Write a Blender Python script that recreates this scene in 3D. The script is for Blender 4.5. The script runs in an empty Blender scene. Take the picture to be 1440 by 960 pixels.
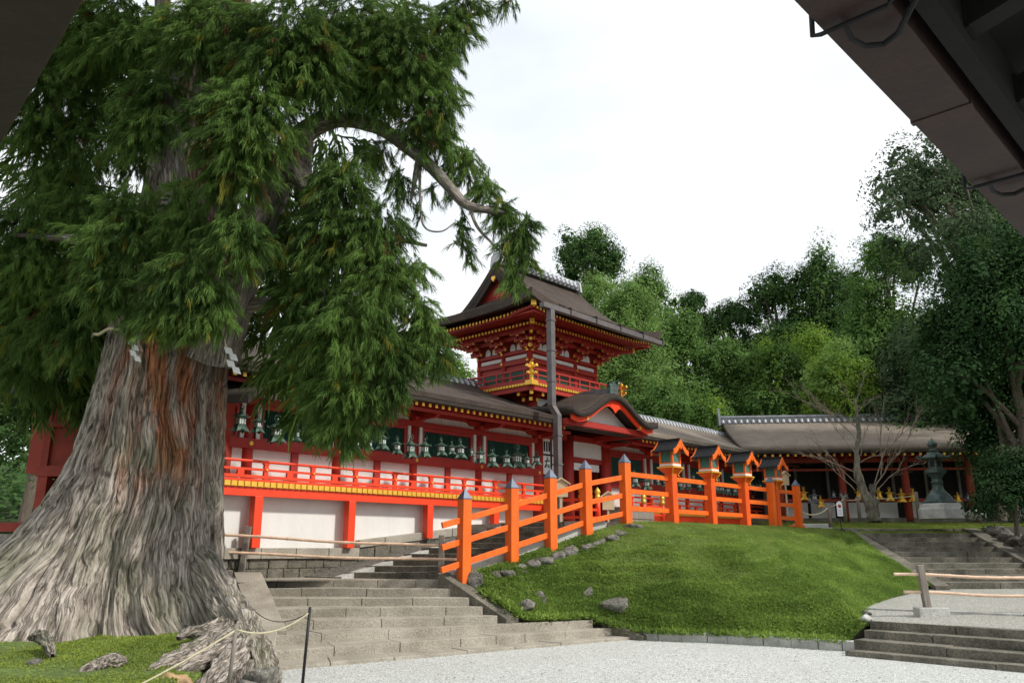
import bpy, math, random
import numpy as np
from mathutils import Vector, Matrix
PI = math.pi
C = bpy.context.scene.collection
scene = bpy.context.scene

# ------------------------------------------------------------------ camera, sky, sun
FPX = 1144.0
PITCH = math.atan(292 / FPX)
CP, SP = math.cos(PITCH), math.sin(PITCH)
EYE = 1.9
cam_d = bpy.data.cameras.new('camera'); cam = bpy.data.objects.new('camera', cam_d); C.objects.link(cam)
cam.location = (0, 0, EYE); cam.rotation_euler = (PI / 2 + PITCH, 0, 0)
cam_d.sensor_width = 36; cam_d.lens = 36 * FPX / 1440; cam_d.clip_end = 2000; cam_d.clip_start = .05
scene.camera = cam

SUN_DIR = Vector((.88, -.34, .86)).normalized()          # from the ground towards the sun
sun_el = math.asin(SUN_DIR.z); sun_az = math.atan2(SUN_DIR.x, SUN_DIR.y)
w = bpy.data.worlds.new('World'); scene.world = w; w.use_nodes = True
nt = w.node_tree; nt.nodes.clear()
out = nt.nodes.new('ShaderNodeOutputWorld'); bg = nt.nodes.new('ShaderNodeBackground'); bg.inputs[1].default_value = .097
sky = nt.nodes.new('ShaderNodeTexSky'); sky.sky_type = 'NISHITA'; sky.sun_disc = False
sky.sun_elevation = sun_el; sky.sun_rotation = sun_az; sky.air_density = 1.0; sky.dust_density = 2.0
tc = nt.nodes.new('ShaderNodeTexCoord'); mp = nt.nodes.new('ShaderNodeMapping'); mp.inputs['Scale'].default_value = (1.6, 1.6, 4.0)
nz = nt.nodes.new('ShaderNodeTexNoise'); nz.inputs['Scale'].default_value = 1.6; nz.inputs['Detail'].default_value = 6
rp = nt.nodes.new('ShaderNodeValToRGB'); rp.color_ramp.elements[0].position = .3; rp.color_ramp.elements[0].color = (.86, .86, .86, 1)
rp.color_ramp.elements[1].position = .62; rp.color_ramp.elements[1].color = (1, 1, 1, 1)
cl = nt.nodes.new('ShaderNodeValToRGB'); cl.color_ramp.elements[0].position = .3; cl.color_ramp.elements[0].color = (.80, .86, .93, 1)
cl.color_ramp.elements[1].position = .65; cl.color_ramp.elements[1].color = (.96, .98, 1, 1)
mul = nt.nodes.new('ShaderNodeVectorMath'); mul.operation = 'SCALE'; mul.inputs['Scale'].default_value = 10.6
mx = nt.nodes.new('ShaderNodeMix'); mx.data_type = 'RGBA'
L = nt.links.new
L(tc.outputs['Generated'], mp.inputs[0]); L(mp.outputs[0], nz.inputs[0]); L(nz.outputs[0], rp.inputs[0]); L(nz.outputs[0], cl.inputs[0])
L(cl.outputs[0], mul.inputs[0]); L(rp.outputs[0], mx.inputs[0]); L(sky.outputs[0], mx.inputs[6]); L(mul.outputs[0], mx.inputs[7])
L(mx.outputs[2], bg.inputs[0]); L(bg.outputs[0], out.inputs[0])
sd = bpy.data.lights.new('sun', 'SUN'); sd.energy = 3.1; sd.angle = math.radians(4.5); sd.color = (1, .955, .88)
sl = bpy.data.objects.new('sun', sd); C.objects.link(sl); sl.rotation_euler = SUN_DIR.to_track_quat('Z', 'Y').to_euler()
scene.view_settings.view_transform = 'Standard'; scene.view_settings.look = 'None'
scene.view_settings.exposure = 0.24; scene.view_settings.gamma = 1
scene.render.engine = 'CYCLES'

# ------------------------------------------------------------------ pixel <-> place helpers (photo is 1440 x 960)
def ray(px, py):
    a = (px - 720) / FPX; b = (480 - py) / FPX
    return Vector((a, CP - b * SP, SP + b * CP))
def at(px, py, Y):
    r = ray(px, py); t = Y / r.y
    return Vector((r.x * t, Y, EYE + r.z * t))
def onz(px, py, z):
    r = ray(px, py); t = (z - EYE) / r.z
    return Vector((r.x * t, r.y * t, z))
# shrine frame: s along the corridor front, o away from the viewer, z up
TH = math.radians(47); AX = Vector((math.cos(TH), math.sin(TH), 0)); BX = Vector((-AX.y, AX.x, 0))
A0 = Vector((-5.964, 19.6, 0))
def WL(s, o, z): return A0 + AX * s + BX * o + Vector((0, 0, z))
def on_wall(px, py, o=0.):
    r = ray(px, py); p = A0 + BX * o
    # p + s*AX = k*r (plan)
    det = AX.x * (-r.y) + r.x * AX.y
    s = (p.x * r.y - p.y * r.x) / det
    k = (p.y + s * AX.y) / r.y
    return s, EYE + r.z * k

# ------------------------------------------------------------------ object helpers
def tag(o, label=None, cat=None, group=None, kind=None):
    if label: o['label'] = label
    if cat: o['category'] = cat
    if group: o['group'] = group
    if kind: o['kind'] = kind
    return o
def thing(name, label, cat, loc=(0, 0, 0), group=None, rz=0.):
    o = bpy.data.objects.new(name, None); C.objects.link(o); o.location = loc; o.rotation_euler = (0, 0, rz)
    o.empty_display_size = .2
    return tag(o, label, cat, group)
def rootloc(p):
    m = Vector((0, 0, 0))
    while p is not None:
        m += p.location; p = p.parent
    return m
def copy_tree(o, parent=None):
    c = o.copy(); C.objects.link(c)
    c.parent = parent
    for ch in o.children: copy_tree(ch, c)
    return c
class MB:
    def __init__(self, f=None):
        self.v = []; self.f = []; self.fr = f
    def add(self, vs, fs, world=False):
        n = len(self.v)
        if self.fr and not world: vs = [self.fr(*p) for p in vs]
        self.v += [tuple(p) for p in vs]; self.f += [tuple(i + n for i in q) for q in fs]; return self
    def box(self, x0, x1, y0, y1, z0, z1):
        return self.add([(x0, y0, z0), (x1, y0, z0), (x1, y1, z0), (x0, y1, z0), (x0, y0, z1), (x1, y0, z1), (x1, y1, z1), (x0, y1, z1)],
                        [(0, 3, 2, 1), (4, 5, 6, 7), (0, 1, 5, 4), (1, 2, 6, 5), (2, 3, 7, 6), (3, 0, 4, 7)])
    def hexa(self, p):   # eight corners: bottom ring, top ring
        return self.add(p, [(0, 3, 2, 1), (4, 5, 6, 7), (0, 1, 5, 4), (1, 2, 6, 5), (2, 3, 7, 6), (3, 0, 4, 7)])
    def beam(self, a, b, wd, ht, up=(0, 0, 1)):
        a = Vector(a); b = Vector(b)
        if self.fr: a = self.fr(*a); b = self.fr(*b)
        d = (b - a).normalized(); u = Vector(up); s_ = d.cross(u).normalized() * wd / 2; u = s_.cross(d).normalized() * ht / 2
        vs = [a - s_ - u, a + s_ - u, b + s_ - u, b - s_ - u, a - s_ + u, a + s_ + u, b + s_ + u, b - s_ + u]
        return self.add(vs, [(0, 3, 2, 1), (4, 5, 6, 7), (0, 1, 5, 4), (1, 2, 6, 5), (2, 3, 7, 6), (3, 0, 4, 7)], True)
    def tube(self, pts, rad, n=8, caps=True):
        pts = [self.fr(*p) if self.fr else Vector(p) for p in pts]
        if not hasattr(rad, '__len__'): rad = [rad] * len(pts)
        vs = []; ref = Vector((.13, .21, .97))
        for i, p in enumerate(pts):
            d = (pts[min(i + 1, len(pts) - 1)] - pts[max(i - 1, 0)]).normalized()
            if abs(d.dot(ref)) > .95: ref = Vector((.97, .1, .1))
            x = d.cross(ref).normalized(); y = d.cross(x)
            for k in range(n):
                a = 2 * PI * k / n; vs.append(p + x * (math.cos(a) * rad[i]) + y * (math.sin(a) * rad[i]))
        fs = [(i * n + k, i * n + (k + 1) % n, (i + 1) * n + (k + 1) % n, (i + 1) * n + k) for i in range(len(pts) - 1) for k in range(n)]
        if caps: fs += [tuple(range(n))[::-1], tuple(range((len(pts) - 1) * n, len(pts) * n))]
        return self.add(vs, fs, True)
    def lathe(self, c, prof, n=16, rot=0.):
        vs = []; m = len(prof)
        for r, z in prof:
            for k in range(n):
                a = 2 * PI * k / n + rot; vs.append((c[0] + r * math.cos(a), c[1] + r * math.sin(a), c[2] + z))
        fs = [(i * n + k, i * n + (k + 1) % n, (i + 1) * n + (k + 1) % n, (i + 1) * n + k) for i in range(m - 1) for k in range(n)]
        fs += [tuple(range(n))[::-1], tuple(range((m - 1) * n, m * n))]
        return self.add(vs, fs)
    def prism(self, poly, y0, y1, plane='xz'):
        n = len(poly)
        if plane == 'xz': vs = [(x, y0, z) for x, z in poly] + [(x, y1, z) for x, z in poly]
        elif plane == 'yz': vs = [(y0, x, z) for x, z in poly] + [(y1, x, z) for x, z in poly]
        else: vs = [(x, z, y0) for x, z in poly] + [(x, z, y1) for x, z in poly]
        return self.add(vs, [tuple(range(n))[::-1], tuple(range(n, 2 * n))] + [(i, (i + 1) % n, (i + 1) % n + n, i + n) for i in range(n)])
    def sheet(self, rows):
        m = len(rows[0]); vs = [p for r in rows for p in r]
        return self.add(vs, [(i * m + j, i * m + j + 1, (i + 1) * m + j + 1, (i + 1) * m + j) for i in range(len(rows) - 1) for j in range(m - 1)])
    def slab(self, rows, th):   # sheet with thickness th downwards
        n, m = len(rows), len(rows[0])
        top = [tuple(p) for r in rows for p in r]; bot = [(p[0], p[1], p[2] - th) for p in top]
        k = n * m; F = []
        for i in range(n - 1):
            for j in range(m - 1):
                q = (i * m + j, i * m + j + 1, (i + 1) * m + j + 1, (i + 1) * m + j); F.append(q); F.append(tuple(x + k for x in q)[::-1])
        ring = [j for j in range(m)] + [i * m + m - 1 for i in range(1, n)] + [(n - 1) * m + j for j in range(m - 2, -1, -1)] + [i * m for i in range(n - 2, 0, -1)]
        for a_, b_ in zip(ring, ring[1:] + ring[:1]): F.append((b_, a_, a_ + k, b_ + k))
        return self.add(top + bot, F)
    def build(self, name, mat, parent=None, smooth=False, bevel=0.):
        me = bpy.data.meshes.new(name); off = rootloc(parent)
        me.from_pydata([(p[0] - off.x, p[1] - off.y, p[2] - off.z) for p in self.v], [], self.f)
        me.materials.append(mat); me.update()
        o = bpy.data.objects.new(name, me); C.objects.link(o); o.parent = parent
        if smooth: me.polygons.foreach_set('use_smooth', [True] * len(me.polygons))
        if bevel:
            b = o.modifiers.new('bevel', 'BEVEL'); b.width = bevel; b.segments = 2; b.limit_method = 'ANGLE'
        return o
def np_mesh(name, V, Fq, mat, parent=None, smooth=False, k=4):
    V = np.asarray(V, dtype=np.float32).reshape(-1, 3); Fq = np.asarray(Fq, dtype=np.int32).reshape(-1, k)
    off = rootloc(parent); V = V - np.array(off, dtype=np.float32)
    me = bpy.data.meshes.new(name); me.vertices.add(len(V)); me.vertices.foreach_set('co', V.ravel())
    me.loops.add(Fq.size); me.loops.foreach_set('vertex_index', Fq.ravel())
    me.polygons.add(len(Fq)); me.polygons.foreach_set('loop_start', np.arange(0, Fq.size, k, dtype=np.int32))
    me.polygons.foreach_set('loop_total', np.full(len(Fq), k, dtype=np.int32))
    if smooth: me.polygons.foreach_set('use_smooth', np.ones(len(Fq), dtype=bool))
    me.materials.append(mat); me.update(calc_edges=True); me.validate()
    o = bpy.data.objects.new(name, me); C.objects.link(o); o.parent = parent
    return o

# ------------------------------------------------------------------ materials
def mat(name, col, rough=.7, var=.15, scale=4., bump=0., bscale=None, metal=0., stretch=(1, 1, 1), col2=None, spec=.4, fine=.0, fscale=60., detail=5, rot=0.):
    m = bpy.data.materials.new(name); m.use_nodes = True; n = m.node_tree; b = n.nodes['Principled BSDF']
    b.inputs['Roughness'].default_value = rough; b.inputs['Metallic'].default_value = metal; b.inputs['Specular IOR Level'].default_value = spec
    t = n.nodes.new('ShaderNodeTexCoord'); mpn = n.nodes.new('ShaderNodeMapping'); mpn.inputs['Scale'].default_value = stretch; mpn.inputs['Rotation'].default_value = (0, 0, rot)
    no = n.nodes.new('ShaderNodeTexNoise'); no.inputs['Scale'].default_value = scale; no.inputs['Detail'].default_value = detail; no.inputs['Roughness'].default_value = .65
    cr = n.nodes.new('ShaderNodeValToRGB'); c2 = col2 or tuple(min(1, c * (1 + var)) for c in col); c1 = tuple(c * (1 - var) for c in col) if not col2 else col
    cr.color_ramp.elements[0].position = .32; cr.color_ramp.elements[0].color = (*c1, 1)
    cr.color_ramp.elements[1].position = .68; cr.color_ramp.elements[1].color = (*c2, 1)
    n.links.new(t.outputs['Object'], mpn.inputs[0]); n.links.new(mpn.outputs[0], no.inputs[0]); n.links.new(no.outputs[0], cr.inputs[0])
    colout = cr.outputs[0]
    if fine:
        nf = n.nodes.new('ShaderNodeTexNoise'); nf.inputs['Scale'].default_value = fscale; nf.inputs['Detail'].default_value = 3; n.links.new(mpn.outputs[0], nf.inputs[0])
        mr = n.nodes.new('ShaderNodeMapRange'); mr.inputs[1].default_value = .3; mr.inputs[2].default_value = .7; mr.inputs[3].default_value = 1 - fine; mr.inputs[4].default_value = 1 + fine
        vm = n.nodes.new('ShaderNodeVectorMath'); vm.operation = 'SCALE'; n.links.new(nf.outputs[0], mr.inputs[0]); n.links.new(colout, vm.inputs[0]); n.links.new(mr.outputs[0], vm.inputs['Scale'])
        colout = vm.outputs[0]
    n.links.new(colout, b.inputs['Base Color'])
    if bump:
        nb = n.nodes.new('ShaderNodeTexNoise'); nb.inputs['Scale'].default_value = bscale or scale * 6; nb.inputs['Detail'].default_value = 5; n.links.new(mpn.outputs[0], nb.inputs[0])
        bp = n.nodes.new('ShaderNodeBump'); bp.inputs['Strength'].default_value = bump; bp.inputs['Distance'].default_value = .03
        n.links.new(nb.outputs[0], bp.inputs['Height']); n.links.new(bp.outputs[0], b.inputs['Normal'])
    return m
def leaf_mat(name, c1, c2, trans=.35, rough=.75):
    m = bpy.data.materials.new(name); m.use_nodes = True; n = m.node_tree; b = n.nodes['Principled BSDF']; o = n.nodes['Material Output']
    g = n.nodes.new('ShaderNodeNewGeometry'); cr = n.nodes.new('ShaderNodeValToRGB')
    cr.color_ramp.elements[0].color = (*c1, 1); cr.color_ramp.elements[1].color = (*c2, 1)
    t = n.nodes.new('ShaderNodeTexCoord'); no = n.nodes.new('ShaderNodeTexNoise'); no.inputs['Scale'].default_value = .9; no.inputs['Detail'].default_value = 3
    ad = n.nodes.new('ShaderNodeMath'); ad.operation = 'MULTIPLY_ADD'; ad.inputs[1].default_value = .38
    sb = n.nodes.new('ShaderNodeMath'); sb.operation = 'MULTIPLY_ADD'; sb.inputs[1].default_value = 1.6; sb.inputs[2].default_value = -.45
    n.links.new(t.outputs['Object'], no.inputs[0]); n.links.new(no.outputs[0], sb.inputs[0]); n.links.new(g.outputs['Random Per Island'], ad.inputs[0]); n.links.new(sb.outputs[0], ad.inputs[2])
    n.links.new(ad.outputs[0], cr.inputs[0]); n.links.new(cr.outputs[0], b.inputs['Base Color'])
    b.inputs['Roughness'].default_value = rough; b.inputs['Specular IOR Level'].default_value = .12
    tr = n.nodes.new('ShaderNodeBsdfTranslucent'); n.links.new(cr.outputs[0], tr.inputs[0])
    ms = n.nodes.new('ShaderNodeMixShader'); ms.inputs[0].default_value = trans
    n.links.new(b.outputs[0], ms.inputs[1]); n.links.new(tr.outputs[0], ms.inputs[2]); n.links.new(ms.outputs[0], o.inputs[0])
    return m
M = {}
M['red'] = mat('shrine_red', (.36, .028, .018), .55, .14, 2.5, .08)
M['postred'] = mat('orange_red_post', (.66, .075, .008), .5, .07, 2.2, .15, 30, stretch=(3, 3, .8), col2=(.83, .115, .010), detail=9)
M['verm'] = mat('vermilion', (.78, .055, .012), .45, .08, 2.0, .05)
M['orange'] = mat('orange_paint', (.70, .105, .006), .5, .07, 2.2, .15, 30, stretch=(3, 3, .8), col2=(.86, .16, .010), detail=9)
M['olddred'] = mat('old_red_timber', (.30, .045, .025), .7, .2, 2.5, .1)
M['white'] = mat('white_plaster', (.64, .63, .59), .85, .05, 1.0, .15, 14, stretch=(1, 1, .45), col2=(.77, .76, .73), detail=8)
M['gold'] = mat('gilt', (.85, .50, .07), .38, .12, 9, 0, metal=.45)
M['green'] = mat('green_lattice', (.012, .075, .05), .6, .2, 5)
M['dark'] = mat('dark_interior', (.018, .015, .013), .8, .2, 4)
M['bark_roof'] = mat('cypress_bark_roof', (.058, .042, .033), .95, .3, 1.3, .9, 26, stretch=(1, 1, 1), fine=.28, fscale=22)
M['bark_roof_far'] = mat('weathered_bark_roof', (.20, .165, .13), .95, .2, 1.3, .8, 20, fine=.25, fscale=16)
M['thatch_edge'] = mat('bark_roof_edge', (.045, .034, .028), .95, .3, 3, .8, 30, stretch=(1, 1, 7), fine=.3, fscale=20)
M['tile'] = mat('grey_roof_tile', (.16, .17, .18), .5, .3, 5, .3)
M['tile_light'] = mat('pale_roof_tile', (.45, .46, .48), .5, .2, 7, .2)
M['copper'] = mat('weathered_gutter', (.13, .115, .115), .5, .2, 3, .1, metal=.2)
M['bronze'] = mat('green_bronze', (.028, .058, .042), .5, .4, 14, .3, metal=.3, col2=(.10, .17, .125))
M['bronze_dark'] = mat('dark_bronze', (.035, .055, .05), .55, .3, 6, .3, metal=.35, col2=(.11, .16, .145))
M['pane'] = mat('paper_pane', (.62, .66, .62), .7, .2, 10)
M['gpane'] = mat('green_gauze_pane', (.05, .17, .135), .6, .25, 10)
M['iron'] = mat('blackened_iron', (.02, .02, .022), .5, .2, 6, metal=.4)
M['slate'] = mat('grey_metal_cap', (.12, .145, .19), .4, .15, 6, metal=.4)
M['bamboo'] = mat('dry_bamboo', (.74, .52, .37), .5, .2, 6, .05)
M['wood_grey'] = mat('weathered_post', (.23, .20, .17), .85, .3, 4, .4, 30, stretch=(4, 4, .5))
M['wood_pale'] = mat('pale_plank', (.50, .38, .24), .75, .15, 4, .1)
M['rope'] = mat('straw_rope', (.55, .5, .33), .9, .15, 20, .3)
M['paper'] = mat('white_paper', (.86, .86, .88), .8, .03, 4)
M['stone'] = mat('granite_step', (.23, .205, .16), .85, .3, 1.1, .45, 24, fine=.3, fscale=45, col2=(.42, .385, .32), detail=9)
M['stone_dark'] = mat('mossy_granite', (.06, .058, .042), .9, .35, 1.8, .8, 22, fine=.35, fscale=30, col2=(.21, .19, .15), detail=9)
M['stone_pale'] = mat('pale_granite', (.42, .42, .39), .85, .2, 3, .4, 30, fine=.2, fscale=40)
M['rock'] = mat('lichen_rock', (.035, .032, .025), .9, .3, 9, 1.0, 16, col2=(.22, .21, .18), fine=.35, fscale=30)
M['rock_tan'] = mat('tan_rock', (.36, .23, .12), .85, .3, 4, .5, 18, fine=.2, fscale=30)
M['soil'] = mat('dark_soil', (.035, .032, .02), .95, .3, 3, .5)
M['fascia_dark'] = mat('dark_brown_fascia', (.024, .016, .012), .6, .25, 3, .1, fine=.15, fscale=40)
M['fascia'] = mat('dark_fascia', (.042, .022, .019), .6, .25, 3, .1, fine=.15, fscale=40)
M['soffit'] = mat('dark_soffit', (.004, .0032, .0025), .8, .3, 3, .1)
M['twig'] = mat('bare_twig', (.24, .20, .15), .85, .3, 6, .4)
M['mossy_trunk'] = mat('mossy_trunk', (.05, .055, .035), .9, .3, 5, 1., 14, stretch=(1.5, 1.5, .7), col2=(.25, .225, .17), fine=.3, fscale=25)
M['trunk'] = mat('tree_trunk', (.10, .08, .06), .9, .35, 4, .6, 18, stretch=(3, 3, .6))

def bark_material():
    m = bpy.data.materials.new('cedar_bark'); m.use_nodes = True; n = m.node_tree; b = n.nodes['Principled BSDF']; lk = n.links.new
    b.inputs['Roughness'].default_value = .92; b.inputs['Specular IOR Level'].default_value = .15
    t = n.nodes.new('ShaderNodeTexCoord'); mp_ = n.nodes.new('ShaderNodeMapping'); mp_.inputs['Scale'].default_value = (11, 11, .9)
    nd = n.nodes.new('ShaderNodeTexNoise'); nd.inputs['Scale'].default_value = .8; nd.inputs['Detail'].default_value = 2
    vm = n.nodes.new('ShaderNodeVectorMath'); vm.operation = 'MULTIPLY_ADD'; vm.inputs[1].default_value = (.22, .22, .2)
    bc = n.nodes.new('ShaderNodeAttribute'); bc.attribute_name = 'barkco'; lk(bc.outputs['Vector'], nd.inputs[0]); lk(nd.outputs['Color'], vm.inputs[0]); lk(bc.outputs['Vector'], vm.inputs[2]); lk(vm.outputs[0], mp_.inputs[0])
    nf = n.nodes.new('ShaderNodeTexNoise'); nf.inputs['Scale'].default_value = 2.0; nf.inputs['Detail'].default_value = 8; nf.inputs['Roughness'].default_value = .72; lk(mp_.outputs[0], nf.inputs[0])
    at_ = n.nodes.new('ShaderNodeAttribute'); at_.attribute_name = 'groove'
    cr = n.nodes.new('ShaderNodeValToRGB'); e = cr.color_ramp.elements; e[0].position = .36; e[0].color = (.075, .062, .05, 1); e[1].position = .64; e[1].color = (.58, .515, .45, 1)
    k = cr.color_ramp.elements.new(.5); k.color = (.30, .26, .22, 1)
    lk(nf.outputs[0], cr.inputs[0])
    # red-brown freshly exposed bark patches, and green algae patches, each with a shape of its own
    sx = n.nodes.new('ShaderNodeAttribute'); sx.attribute_name = 'redbark'
    np_ = n.nodes.new('ShaderNodeTexNoise'); np_.inputs['Scale'].default_value = 1.4; mp2 = n.nodes.new('ShaderNodeMapping'); mp2.inputs['Scale'].default_value = (3, 3, .6); lk(t.outputs['Object'], mp2.inputs[0]); lk(mp2.outputs[0], np_.inputs[0])
    m1 = n.nodes.new('ShaderNodeMath'); m1.operation = 'MULTIPLY'; lk(sx.outputs['Fac'], m1.inputs[0])
    r1 = n.nodes.new('ShaderNodeMapRange'); r1.inputs[1].default_value = .38; r1.inputs[2].default_value = .58; lk(np_.outputs[0], r1.inputs[0]); lk(r1.outputs[0], m1.inputs[1])
    red = n.nodes.new('ShaderNodeValToRGB'); red.color_ramp.elements[0].position = .35; red.color_ramp.elements[0].color = (.09, .03, .014, 1); red.color_ramp.elements[1].position = .65; red.color_ramp.elements[1].color = (.50, .20, .10, 1); lk(nf.outputs[0], red.inputs[0])
    x1 = n.nodes.new('ShaderNodeMix'); x1.data_type = 'RGBA'; lk(m1.outputs[0], x1.inputs[0]); lk(cr.outputs[0], x1.inputs[6]); lk(red.outputs[0], x1.inputs[7])
    na = n.nodes.new('ShaderNodeTexNoise'); na.inputs['Scale'].default_value = 1.1; na.inputs['Detail'].default_value = 5; lk(t.outputs['Object'], na.inputs[0])
    r2 = n.nodes.new('ShaderNodeMapRange'); r2.inputs[1].default_value = .48; r2.inputs[2].default_value = .68; r2.inputs[4].default_value = .5; lk(na.outputs[0], r2.inputs[0])
    x2 = n.nodes.new('ShaderNodeMix'); x2.data_type = 'RGBA'; x2.inputs[7].default_value = (.13, .15, .085, 1); lk(r2.outputs[0], x2.inputs[0]); lk(x1.outputs[2], x2.inputs[6])
    lk(x2.outputs[2], b.inputs['Base Color'])
    # long vertical cracks between the bark strips
    mc = n.nodes.new('ShaderNodeMapping'); mc.inputs['Scale'].default_value = (8, 8, .42); lk(vm.outputs[0], mc.inputs[0])
    nc = n.nodes.new('ShaderNodeTexNoise'); nc.inputs['Scale'].default_value = 2.4; nc.inputs['Detail'].default_value = 5; nc.inputs['Roughness'].default_value = .6; lk(mc.outputs[0], nc.inputs[0])
    sbt = n.nodes.new('ShaderNodeMath'); sbt.operation = 'SUBTRACT'; sbt.inputs[1].default_value = .5; lk(nc.outputs[0], sbt.inputs[0])
    ab = n.nodes.new('ShaderNodeMath'); ab.operation = 'ABSOLUTE'; lk(sbt.outputs[0], ab.inputs[0])
    rc = n.nodes.new('ShaderNodeMapRange'); rc.inputs[1].default_value = 0.; rc.inputs[2].default_value = .028; rc.inputs[3].default_value = .62; lk(ab.outputs[0], rc.inputs[0])
    hs = n.nodes.new('ShaderNodeMath'); hs.operation = 'MULTIPLY_ADD'; hs.inputs[1].default_value = .55; lk(nf.outputs[0], hs.inputs[0]); lk(rc.outputs[0], hs.inputs[2])
    x3 = n.nodes.new('ShaderNodeMix'); x3.data_type = 'RGBA'; x3.inputs[6].default_value = (.035, .027, .02, 1); lk(rc.outputs[0], x3.inputs[0]); lk(x2.outputs[2], x3.inputs[7]); lk(x3.outputs[2], b.inputs['Base Color'])
    bp = n.nodes.new('ShaderNodeBump'); bp.inputs['Strength'].default_value = 1.; bp.inputs['Distance'].default_value = .05; lk(hs.outputs[0], bp.inputs['Height']); lk(bp.outputs[0], b.inputs['Normal'])
    return m
M['cedar_bark'] = bark_material()

def ground_mat(name, c1, c2, cell, bump=.5, patch=None, pscale=.6, pcol=None):
    m = bpy.data.materials.new(name); m.use_nodes = True; n = m.node_tree; b = n.nodes['Principled BSDF']; lk = n.links.new
    b.inputs['Roughness'].default_value = .95; b.inputs['Specular IOR Level'].default_value = .2
    t = n.nodes.new('ShaderNodeTexCoord'); v = n.nodes.new('ShaderNodeTexVoronoi'); v.inputs['Scale'].default_value = cell; lk(t.outputs['Object'], v.inputs[0])
    cr = n.nodes.new('ShaderNodeValToRGB'); cr.color_ramp.elements[0].color = (*c1, 1); cr.color_ramp.elements[1].color = (*c2, 1); cr.color_ramp.elements[0].position = .1; cr.color_ramp.elements[1].position = .75
    sp = n.nodes.new('ShaderNodeSeparateColor'); lk(v.outputs['Color'], sp.inputs[0]); lk(sp.outputs[0], cr.inputs[0])
    no = n.nodes.new('ShaderNodeTexNoise'); no.inputs['Scale'].default_value = pscale; no.inputs['Detail'].default_value = 6; lk(t.outputs['Object'], no.inputs[0])
    mr = n.nodes.new('ShaderNodeMapRange'); mr.inputs[1].default_value = .35; mr.inputs[2].default_value = .65; lk(no.outputs[0], mr.inputs[0])
    x = n.nodes.new('ShaderNodeMix'); x.data_type = 'RGBA'; x.blend_type = 'MIX'; pc = pcol or tuple(c * .8 for c in c2)
    ml = n.nodes.new('ShaderNodeMath'); ml.operation = 'MULTIPLY'; ml.inputs[1].default_value = patch or .3; lk(mr.outputs[0], ml.inputs[0])
    lk(ml.outputs[0], x.inputs[0]); lk(cr.outputs[0], x.inputs[6]); x.inputs[7].default_value = (*pc, 1); lk(x.outputs[2], b.inputs['Base Color'])
    bp = n.nodes.new('ShaderNodeBump'); bp.inputs['Strength'].default_value = bump; bp.inputs['Distance'].default_value = .02; lk(v.outputs['Distance'], bp.inputs['Height']); bp.invert = True; lk(bp.outputs[0], b.inputs['Normal'])
    return m
M['gravel'] = ground_mat('white_gravel', (.24, .25, .235), (.72, .73, .70), 60, .7, .25, .5, (.42, .43, .40))
M['gravel_dull'] = ground_mat('dull_gravel', (.17, .17, .15), (.50, .49, .44), 60, .7, .35, .5, (.27, .26, .21))
M['turf'] = ground_mat('turf_soil', (.08, .12, .03), (.17, .24, .06), 30, .6, .5, .8, (.06, .075, .025))
M['paving'] = ground_mat('pale_ground', (.33, .30, .25), (.5, .47, .41), 20, .3, .4, .5)
M['hillside'] = ground_mat('forest_floor', (.008, .014, .005), (.03, .05, .015), 3, .8, .5, .15)
M['grass'] = leaf_mat('grass_blades', (.13, .20, .04), (.35, .45, .12), .45)
M['grass_deep'] = leaf_mat('ground_cover', (.085, .16, .03), (.30, .42, .09), .45)
M['grass_yel'] = leaf_mat('sunny_grass', (.13, .18, .03), (.36, .44, .09), .45)
M['cedar'] = leaf_mat('cedar_needles', (.010, .036, .011), (.18, .30, .065), .3)
M['cedar_yel'] = leaf_mat('cedar_needles_yellowing', (.07, .10, .015), (.26, .25, .04), .35)
M['cedar_brown'] = leaf_mat('cedar_needles_dead', (.07, .035, .015), (.16, .09, .04), .2)
M['leaf_dark'] = leaf_mat('dark_leaves', (.014, .045, .014), (.09, .17, .045), .3)
M['leaf_mid'] = leaf_mat('mid_leaves', (.035, .09, .02), (.18, .31, .08), .4)
M['leaf_light'] = leaf_mat('light_leaves', (.08, .17, .04), (.28, .42, .12), .42)
M['leaf_bright'] = leaf_mat('bright_leaves', (.08, .17, .02), (.30, .44, .07), .45)
M['leaf_grey'] = leaf_mat('greyish_leaves', (.03, .06, .03), (.13, .19, .09), .3)
M['leaf_shade'] = leaf_mat('deep_green_leaves', (.008, .03, .010), (.045, .10, .03), .22)

# ------------------------------------------------------------------ noise helper
class VN:
    """tileable-in-x value noise on a grid"""
    def __init__(self, nx, ny, seed):
        self.g = np.random.RandomState(seed).rand(ny + 1, nx); self.nx = nx; self.ny = ny
    def __call__(self, x, y):      # x in 0..1 wraps, y in 0..1
        x = (x % 1.0) * self.nx; y = np.clip(y, 0, .99999) * self.ny
        xi = np.floor(x).astype(int); yi = np.floor(y).astype(int); fx = x - xi; fy = y - yi
        fx = fx * fx * (3 - 2 * fx); fy = fy * fy * (3 - 2 * fy)
        g = self.g; x1 = (xi + 1) % self.nx; xi %= self.nx
        return (g[yi, xi] * (1 - fx) + g[yi, x1] * fx) * (1 - fy) + (g[yi + 1, xi] * (1 - fx) + g[yi + 1, x1] * fx) * fy

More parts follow.
